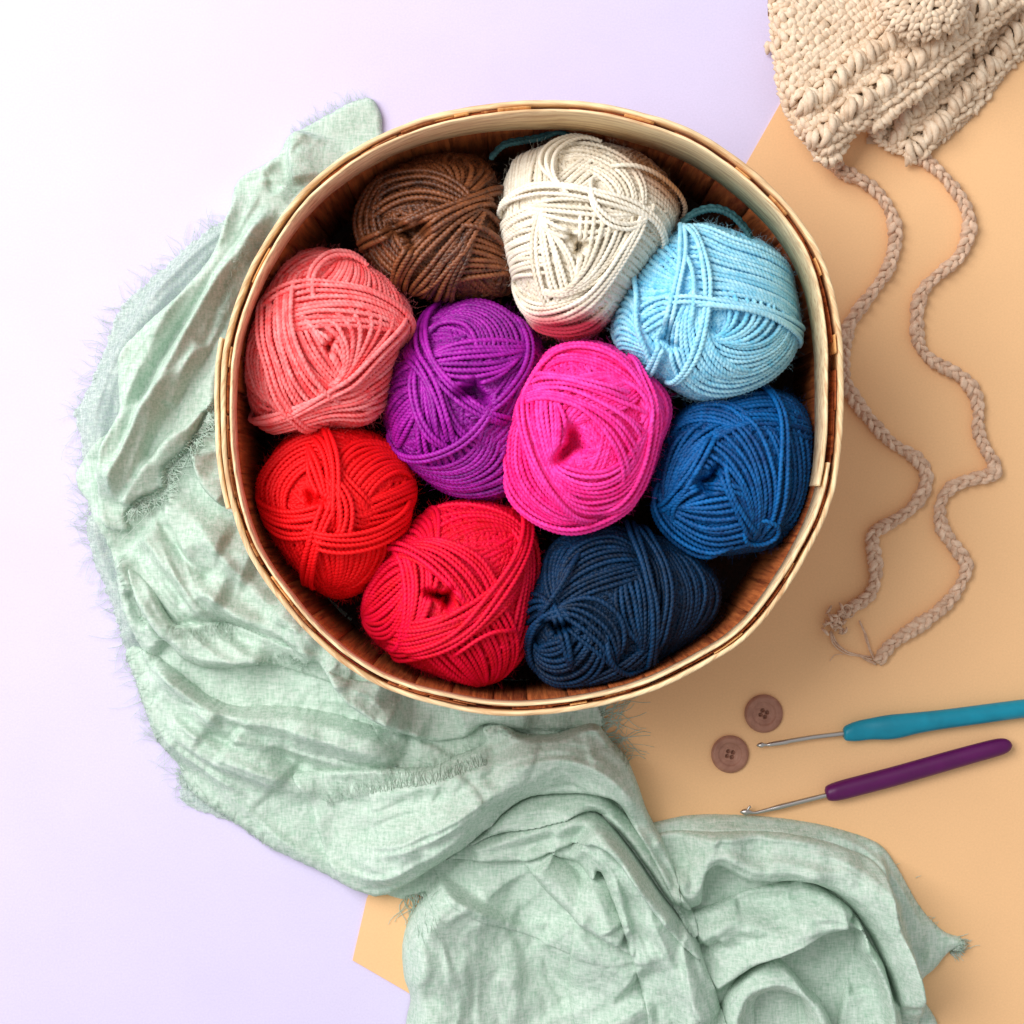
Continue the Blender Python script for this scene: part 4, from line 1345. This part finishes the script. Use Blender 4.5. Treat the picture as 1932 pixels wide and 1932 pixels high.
def crochet(name, poly, start, e, rows, zf, g, pad, edge_lines=()):
    e = np.array(e, float); e /= np.linalg.norm(e)
    n = np.array([e[1], -e[0]])
    if n[1] > 0:
        n = -n
    n = np.array([e[1], -e[0]])
    n = n if n[1] < 0 else -n
    mb = MB()
    PP = H5(poly)
    # padded underlay
    fld = Field(PP[:, 0].min() - 6, max(-60, PP[:, 1].min() - 6), PP[:, 0].max() + 6, PP[:, 1].max() + 6, 4, 5)
    ins = fld.inside(catmull(PP, 6, closed=True))
    D, _, _ = fld.seg_dist(catmull(np.vstack([PP, PP[:1]]), 6), 60)
    ev = np.clip(np.minimum(D, 1e3) / 30, 0, 1)
    Z = zf(fld.X, fld.Y) * (0.70 + .30 * ev * (2 - ev)) - 0.002
    fld.H = np.where(ins, Z, 0)
    q = ins[:-1, :-1] & ins[1:, :-1] & ins[:-1, 1:] & ins[1:, 1:]
    ids = np.arange(ins.size).reshape(ins.shape)
    V = Wp(fld.X, fld.Y, HZ); V[..., 2] = np.maximum(Z, .0008)
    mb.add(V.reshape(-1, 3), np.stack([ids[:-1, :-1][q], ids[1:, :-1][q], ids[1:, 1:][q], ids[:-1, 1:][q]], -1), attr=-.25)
    s0 = np.array(start, float)
    ang_e = math.atan2(e[1], e[0])
    for v, kind, sp in rows:
        for s in np.arange(-1100, 1700, sp):
            p = s0 + e * (s + g.normal(0, sp * .08)) + n * (v + g.normal(0, 5))
            if not in_poly(p, poly):
                continue
            pr = H5(p)
            z = fld.z(pr[None])[0] + .001
            u = 1 / 1.48654 / 1.98758
            if kind == 'chain':
                stitch(mb, pr, ang_e + .35 + g.normal(0, .2), 62 * u, 34 * u, z + .0008, .0022, g)
                stitch(mb, H5(p + n * 22 + e * 10), ang_e - .45 + g.normal(0, .15), 46 * u, 24 * u, z + .0005, .0018, g)
            elif kind == 'v':
                a = math.atan2(n[1], n[0])
                stitch(mb, H5(p - e * 11), a + .5 + g.normal(0, .3), 68 * u, 37 * u, z + .0005, .003, g)
                stitch(mb, H5(p + e * 13), a - .5 + g.normal(0, .3), 66 * u, 36 * u, z + .0005, .003, g)
                if g.random() < .35:
                    stitch(mb, H5(p), ang_e + g.normal(0, .4), 40 * u, 22 * u, z + .002, .002, g)
            elif kind == 'bob':
                a = math.atan2(n[1], n[0]) + .45
                big = g.uniform(.9, 1.15)
                c0 = p + g.normal(0, 5, 2)
                for jj in range(5):
                    o = (jj - 2) * 19 * big
                    stitch(mb, H5(c0 + e * o + n * g.normal(0, 5)), a + (jj - 2) * -.22 + g.normal(0, .10), (126 - 14 * abs(jj - 2)) * big * u, 40 * u, z + .0015, (.0078 - .0016 * abs(jj - 2)) * big, g, 10)
                stitch(mb, H5(c0 + n * 54 - e * 16), ang_e + g.normal(0, .4), 70 * u, 30 * u, z + .003, .003, g)
                stitch(mb, H5(c0 - n * 50 + e * 20), ang_e + .7 + g.normal(0, .4), 66 * u, 30 * u, z + .002, .004, g)
                stitch(mb, H5(c0 + e * 56 + n * 8), a + g.normal(0, .4), 84 * u, 32 * u, z + .0005, .004, g)
                stitch(mb, H5(c0 - n * 30 - e * 40), a - .9 + g.normal(0, .4), 60 * u, 30 * u, z + .001, .004, g)
    lo, hi = np.array(poly).min(0), np.array(poly).max(0)
    for gx in np.arange(lo[0], hi[0], 27):                    # filler loops under the pattern rows
        for gy in np.arange(lo[1], hi[1], 27):
            p = np.array([gx, gy]) + g.normal(0, 6, 2)
            if all(in_poly(p + q_, poly) for q_ in ((20, 0), (-20, 0), (0, 20), (0, -20))):
                pr = H5(p)
                uu = 1 / 1.48654 / 1.98758
                stitch(mb, pr, g.uniform(0, 3.14), 50 * uu, 33 * uu, fld.z(pr[None])[0] - .0004, .0016, g, 7)
    for line, sp in edge_lines:
        L, _ = resample(catmull(np.array(line, float), 8), sp)
        T = np.gradient(L, axis=0)
        for p, t in zip(L, T):
            pr = H5(p); u = 1 / 1.48654 / 1.98758
            a = math.atan2(t[1], t[0])
            z = max(fld.z(pr[None])[0], .002)
            stitch(mb, H5(p), a + .4 + g.normal(0, .15), 60 * u, 34 * u, z + .001, .002, g)
            stitch(mb, H5(p + np.array([-t[1], t[0]]) / np.linalg.norm(t) * 15), a - .5, 44 * u, 24 * u, z + .0018, .002, g)
    return mb


g = np.random.default_rng(31)
back = [(690, 720), (740, 800), (850, 840), (940, 860), (1000, 870), (1090, 810), (1300, 630), (1450, 430), (1560, 300), (1760, 60), (1760, -60), (1300, -60)]
mbk = crochet("b", back, (1030, 850), (0.67, -0.742), [(16, 'chain', 40), (92, 'bob', 104), (168, 'v', 38), (235, 'bob', 104), (300, 'v', 38), (345, 'v', 38), (400, 'bob', 104)],
              lambda x, y: 0.004 + 0 * x, g, 0, [([(700, 725), (760, 800), (870, 840), (960, 870)], 34)])
mbk.build("back_flap", hat_m, hat)
HZ = 0.028
main = [(148, -60), (150, 100), (172, 350), (212, 540), (272, 690), (360, 780), (430, 900), (500, 885), (560, 800), (600, 755), (840, 640), (1030, 490), (1200, 335), (1400, 150), (1546, 15), (1620, -60)]


def zmain(x, y):
    a = (x - 1590) / 130; b = (y - 130) / 200
    return 0.026 + 0.001 * np.exp(-a * a - b * b)


mmn = crochet("m", main, (600, 755), (0.788, -0.616), [(14, 'chain', 40), (60, 'v', 36), (122, 'bob', 116), (196, 'v', 38), (240, 'v', 36), (305, 'bob', 112), (378, 'v', 36), (418, 'v', 36), (458, 'v', 38), (498, 'v', 36), (540, 'v', 38), (582, 'v', 36), (624, 'v', 38), (664, 'v', 36), (706, 'v', 38), (748, 'v', 38), (-30, 'v', 38), (-75, 'v', 38)],
              zmain, g, 0, [([(160, -20), (165, 120), (185, 350), (225, 540), (290, 690), (375, 790), (450, 890)], 36), ([(560, 800), (520, 860), (490, 900)], 30)])
mmn.build("front_flap", hat_m, hat)
mf = MB()
HZ = 0.050
u = 1 / 1.48654 / 1.98758
cc = np.array([985, 5])
th = np.linspace(0, 2 * np.pi, 49)[:-1]
rings = []
for rr, zz in ((0, .053), (90, .0525), (150, .051), (190, .047), (205, .043), (180, .032)):
    q = H5(cc + np.stack([np.cos(th) * rr * 1.1, np.sin(th) * rr * .86], -1))
    w = Wp(q[:, 0], q[:, 1], HZ); w[:, 2] = zz - .003
    rings.append(w)
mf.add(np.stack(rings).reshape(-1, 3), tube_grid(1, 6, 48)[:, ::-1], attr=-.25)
for ri_, (rr, zz) in enumerate(((14, .0540), (44, .0540), (78, .0536), (112, .0530), (144, .0520), (174, .0506), (200, .0480), (218, .0445))):
    n_ = max(4, int(2 * math.pi * rr / 30))
    for i in range(n_):
        a = i / n_ * 2 * math.pi + ri_ * .4 + g.normal(0, .03)
        p = cc + np.array([math.cos(a) * rr * 1.1, math.sin(a) * rr * .86])
        ra = math.atan2(math.sin(a) * .86, math.cos(a) * 1.1)
        q = H5(p)
        stitch(mf, q, ra + (.6 if i % 2 else -.5) + g.normal(0, .22), 60 * u, 32 * u, zz, .0026, g)
mf.build("round_motif", hat_m, hat)

HZ = 0.003
cord_m = yarn_mat("beige cord", hexc(188, 152, 126), hexc(234, 204, 178), 0.75, 0.2, 0.3)


def braid(mb, path, a=7.4, r=5.6, cyc=60.0, zb=0.0016, seed=0):
    p = catmull(path, 16)
    P, L = resample(p, 1.6)
    g = np.random.default_rng(seed)
    B = np.gradient(P, axis=0)
    B /= np.linalg.norm(B, axis=1)[:, None]
    B = np.stack([-B[:, 1], B[:, 0]], -1)
    lumps = 1 + .10 * np.sin(L / 31 + seed) + .08 * np.sin(L / 13)
    ph = L / cyc * 2 * np.pi + .8 * np.sin(L / 90) + .5 * np.sin(L / 37)
    for s in range(3):
        f = ph + s * 2 * np.pi / 3
        q = P + B * (a * lumps * np.sin(f))[:, None]
        w = Wp(q[:, 0], q[:, 1], 0.003)
        w[:, 2] = zb + r * PX + (r * PX * .85) * np.sin(2 * f)
        w[:, 2] = np.maximum(w[:, 2], r * PX * .8)
        tube(mb, w, r * PX * lumps * (1 + .12 * np.sin(L / 7 + s)), 12, lobes=3, pitch=.011, depth=.26, attr=g.uniform(-.08, .1))


def wisp(mb, path, r=1.6, n=2, z=0.001, seed=0):
    g = np.random.default_rng(seed)
    P, L = resample(catmull(path, 12), 2)
    for i in range(n):
        q = P + g.normal(0, 1.4, 2) + np.stack([np.sin(L / 9 + i * 2), np.cos(L / 11 + i * 2)], -1) * 1.3
        w = Wp(q[:, 0], q[:, 1], 0.003)
        w[:, 2] = z + r * PX + .0006 * i + .0004 * np.sin(L / 8 + i)
        tube(mb, w, r * PX, 6, attr=g.uniform(-.1, .1))


c1 = np.vstack([H5([(480, 880), (505, 930), (560, 975), (650, 1010), (750, 1100), (815, 1220), (828, 1350), (785, 1500), (700, 1630), (610, 1750), (545, 1850), (525, 1910)]),
                H6([(395, 60), (372, 130), (365, 220), (378, 330), (440, 440), (530, 550), (620, 640), (720, 700), (785, 780), (780, 880), (720, 970), (620, 1040), (540, 1085), (510, 1120), (520, 1200), (532, 1300), (510, 1400), (460, 1455), (400, 1490), (350, 1530)])])
m = MB(); braid(m, c1, seed=1)
u6 = 1 / 1.38 / 1.98758
for i in range(26):                                  # knot at the end
    p = H6(np.array([325, 1560]) + g.normal(0, [26, 28]))
    stitch(m, p, g.uniform(0, 3.1), g.uniform(34, 60) * u6, 15 * u6, .001 + g.uniform(0, .0035), .003, g, 8)
for i in range(5):
    p = H6(np.array([370, 1500]) + g.normal(0, 14, 2))
    a0 = g.uniform(0, 6)
    tt = np.linspace(0, 4.6, 20)
    q = p + np.stack([np.cos(tt + a0), np.sin(tt + a0)], -1) * g.uniform(7, 13)
    w = Wp(q[:, 0], q[:, 1], .003); w[:, 2] = .003 + g.uniform(0, .003)
    tube(m, w, 1.3 * PX, 6)
wisp(m, H6([(300, 1610), (325, 1670), (380, 1715), (450, 1735), (510, 1750)]), seed=2, n=3)
wisp(m, H6([(360, 1735), (310, 1745), (290, 1780)]), r=.7, n=1, seed=3)
for k_ in range(6):
    p = np.array([(478, 880), (505, 925), (540, 960), (580, 975), (615, 1000), (650, 1015)][k_], float)
    stitch(m, H5(p + [8, -10]), 1.2 - k_ * .1, 56 * u, 30 * u, .004, .003, g)
    stitch(m, H5(p + [-8, 12]), -.2 + .1 * k_, 56 * u, 28 * u, .004, .003, g)
m.build("braided_tie", cord_m, hat)
c2 = np.vstack([H5([(950, 860), (1010, 905), (1080, 965), (1160, 1060), (1225, 1170), (1240, 1290), (1185, 1430), (1080, 1520), (990, 1610), (950, 1730), (950, 1850)]),
                H6([(738, 40), (760, 140), (830, 215), (960, 285), (1035, 370), (1060, 470), (1060, 570), (1100, 670), (1145, 750), (1125, 800), (1020, 825), (920, 870), (865, 950), (870, 1070), (935, 1170), (1000, 1270), (955, 1390), (860, 1500), (730, 1595), (610, 1680), (540, 1770)])])
m = MB(); braid(m, c2, seed=2)
wisp(m, H6([(530, 1770), (500, 1700), (475, 1620), (450, 1560)]), seed=5, n=3)
wisp(m, H6([(530, 1775), (495, 1760), (450, 1735)]), seed=6, n=3)
m.build("braided_tie", cord_m, hat)

# ------------------------------------------------------------------ buttons
def button(label, c, rad, rot, seed):
    g = np.random.default_rng(seed)
    C = Frame(2600, 2500, 1.558)(c)
    rr = rad / 1.558 / 1.98758 * PX
    n = 161
    s = np.linspace(-1.02, 1.02, n)
    X, Y = np.meshgrid(s, s)
    R = np.hypot(X, Y)
    f = np.minimum(1, 1 / np.maximum(R, 1e-6))
    X, Y = X * np.where(R > 1, f, 1), Y * np.where(R > 1, f, 1)
    R2 = np.minimum(R, 1)
    z = 0.0030 - .0009 * np.clip((R2 - .80) / .2, 0, 1) ** 2 * 1.6
    z = z - .0009 / (1 + np.exp((R2 - .60) * 40)) - .0003 / (1 + np.exp((R2 - .38) * 70))
    for i in range(4):
        a = rot + i * math.pi / 2
        d = np.hypot(X -   .18 * math.cos(a), Y - .18 * math.sin(a))
        z = z - .0030 / (1 + np.exp((d - .098) * 240))
    z = np.maximum(z, .00015)
    m = MB()
    k = n * n
    cw = Wp(C[0], C[1], .002)
    V = np.stack([cw[0] + X * rr, cw[1] + Y * rr, z], -1).reshape(-1, 3)
    ids = np.arange(k).reshape(n, n)
    hole = np.zeros_like(R, bool)
    for i in range(4):
        a = rot + i * math.pi / 2
        hole |= np.hypot(X - .18 * math.cos(a), Y - .18 * math.sin(a)) < .088
    ok = (R < 1.03) & ~hole
    q = ok[:-1, :-1] & ok[1:, :-1] & ok[:-1, 1:] & ok[1:, 1:]
    m.add(V, np.stack([ids[:-1, :-1][q], ids[:-1, 1:][q], ids[1:, 1:][q], ids[1:, :-1][q]], -1))
    t = np.linspace(0, 2 * np.pi, 97)[:-1]
    rings = [np.stack([cw[0] + np.cos(t) * rr * a, cw[1] + np.sin(t) * rr * a, 0 * t + b], -1) for a, b in ((.9, .0001), (.985, .0005), (1.0, .0012), (.998, .00148), (.96, .0017))]
    m.add(np.stack(rings).reshape(-1, 3), tube_grid(1, 5, 96))
    for i in range(4):
        a = rot + i * math.pi / 2
        hx_, hy_ = cw[0] + .18 * math.cos(a) * rr, cw[1] + .18 * math.sin(a) * rr
        tt = np.linspace(0, 2 * np.pi, 21)[:-1]
        rg = [np.stack([hx_ + np.cos(tt) * rr * q_, hy_ + np.sin(tt) * rr * q_, 0 * tt + z_], -1) for q_, z_ in ((.105, .0019), (.078, .0015), (.072, .0010), (.072, .0001), (.001, .00008))]
        m.add(np.stack(rg).reshape(-1, 3), tube_grid(1, 5, 20))
    o = m.build("button", button_m)
    tag(o, label, "button", "brown sewing buttons on the orange paper")
    return o


button_m, nt, b, _o = new_mat("mauve brown button plastic")
v = obj_coord(nt)
c = ramp(nt, noise(nt, v, 160, 4, .6, .8), [(.3, hexc(146, 100, 82)), (.7, hexc(172, 124, 104))])
nt.links.new(c, b.inputs['Base Color'])
b.inputs['Roughness'].default_value = .5
b.inputs['Specular IOR Level'].default_value = .35
bump(nt, b, noise(nt, v, 900, 2), .15, .0002)
button("mauve brown four-hole button, the upper one nearer the basket shadow", (412, 275), 112, .35, 1)
button("mauve brown four-hole button, the lower one nearer the green scarf", (215, 512), 110, .55, 2)

# ------------------------------------------------------------------ crochet hooks
def plastic(name, col):
    m, nt, b, _ = new_mat(name)
    v = obj_coord(nt)
    c = ramp(nt, noise(nt, v, 90, 4, .6), [(.3, scale_col(col, .88)), (.7, scale_col(col, 1.1))])
    nt.links.new(c, b.inputs['Base Color'])
    b.inputs['Roughness'].default_value = .42
    b.inputs['Specular IOR Level'].default_value = .4
    bump(nt, b, noise(nt, v, 1500, 3), .15, .0002)
    return m


metal, nt, b, _o = new_mat("brushed steel")
b.inputs['Base Color'].default_value = (.50, .48, .46, 1)
b.inputs['Metallic'].default_value = 1
b.inputs['Roughness'].default_value = .32
bump(nt, b, noise(nt, obj_coord(nt), 1200, 3), .2, .0002)
F7 = Frame(2600, 2500, 1.55806)


def handle(mb, tops, bots, vr, zc, flat=None):
    A = F7(tops); Bq = F7(bots)
    t = np.linspace(0, 1, len(A))
    tt = np.linspace(0, 1, 90)
    A = np.stack([np.interp(tt, t, A[:, 0]), np.interp(tt, t, A[:, 1])], -1)
    Bq = np.stack([np.interp(tt, t, Bq[:, 0]), np.interp(tt, t, Bq[:, 1])], -1)
    ker = np.ones(7) / 7
    for M in (A, Bq):
        for j in range(2):
            M[3:-3, j] = np.convolve(M[:, j], ker, 'valid')
    C = (A + Bq) / 2
    hw = np.linalg.norm(A - Bq, axis=1) / 2 * PX
    axis = (A - Bq) / (np.linalg.norm(A - Bq, axis=1)[:, None] + 1e-9)
    k = 28
    th = np.arange(k) / k * 2 * np.pi
    c, s = np.cos(th), np.sin(th)
    W = Wp(C[:, 0], C[:, 1], zc)
    V = []
    for i in range(90):
        v_ = min(vr, hw[i] * .95) * (flat(tt[i]) if flat else 1)
        side = np.array([axis[i, 0], -axis[i, 1], 0])
        V.append(W[i] + hw[i] * c[:, None] * side + np.array([0, 0, 1.0]) * (v_ * s)[:, None])
    V = np.stack(V)
    mb.add(V.reshape(-1, 3), tube_grid(1, 90, k))
    b0 = mb.n - 90 * k
    mb.add(np.stack([V[0].mean(0), V[-1].mean(0)]))
    j = np.arange(k)
    mb.t.append(np.stack([np.full(k, b0 + 90 * k), b0 + (j + 1) % k, b0 + j], -1).astype(np.int32))
    mb.t.append(np.stack([np.full(k, b0 + 90 * k + 1), b0 + 89 * k + j, b0 + 89 * k + (j + 1) % k], -1).astype(np.int32))


def rod(mb, pts, rads, z, k=14):
    p = F7(pts)
    t = np.linspace(0, 1, len(p)); L = np.r_[0, np.cumsum(np.linalg.norm(np.diff(p, axis=0), axis=1))]; L /= L[-1]
    tt = np.linspace(0, 1, 60)
    q = np.stack([np.interp(tt, L, p[:, 0]), np.interp(tt, L, p[:, 1])], -1)
    r = np.interp(tt, L, rads) / 1.558 / 1.98758 * PX
    w = Wp(q[:, 0], q[:, 1], z)
    tube(mb, w, r, k)


hk = empty("crochet_hook")
tag(hk, "crochet hook with a teal handle, above the purple one", "crochet hook", "crochet hooks on the orange paper")
m = MB()
handle(m, [(876, 362), (885, 345), (950, 318), (1040, 300), (1130, 282), (1250, 272), (1400, 258), (1550, 240), (1700, 220), (1932, 190), (2300, 150), (2500, 132), (2540, 170)],
       [(880, 420), (890, 434), (950, 437), (1040, 424), (1120, 428), (1200, 420), (1300, 392), (1450, 365), (1600, 345), (1932, 297), (2300, 258), (2500, 240), (2545, 185)],
       0.0048, 0.0050, flat=lambda t: 1 - .28 * math.exp(-((t - .2) / .09) ** 2))
m.build("handle", plastic("teal rubber", hexc(0, 132, 158)), hk)
m = MB()
rod(m, [(900, 388), (700, 412), (560, 435), (545, 440), (440, 456), (430, 457), (418, 457), (400, 458), (380, 459), (370, 460)], [14, 14, 14, 16, 13, 7, 9, 18, 12, 4], 0.0045)
m.build("shaft", metal, hk)
hk = empty("crochet_hook")
tag(hk, "crochet hook with a dark purple handle, nearest the green scarf", "crochet hook", "crochet hooks on the orange paper")
m = MB()
handle(m, [(768, 720), (775, 694), (860, 664), (1000, 628), (1200, 575), (1350, 532), (1500, 490), (1650, 450), (1770, 420), (1820, 418), (1850, 432), (1863, 455)],
       [(778, 765), (790, 785), (850, 784), (1000, 745), (1200, 692), (1350, 648), (1500, 604), (1650, 560), (1770, 526), (1825, 508), (1852, 488), (1864, 463)],
       0.0048, 0.0050)
m.build("handle", plastic("purple rubber", hexc(86, 0, 80)), hk)
m = MB()
rod(m, [(800, 745), (620, 790), (500, 820), (440, 835), (370, 852), (345, 854), (330, 850), (305, 848), (285, 848), (272, 850)], [15, 15, 16, 12, 10, 9, 14, 21, 13, 2], 0.0046)
rod(m, [(312, 846), (322, 828), (330, 816), (336, 824)], [9, 7, 6, 3], 0.0050, 8)
m.build("shaft", metal, hk)
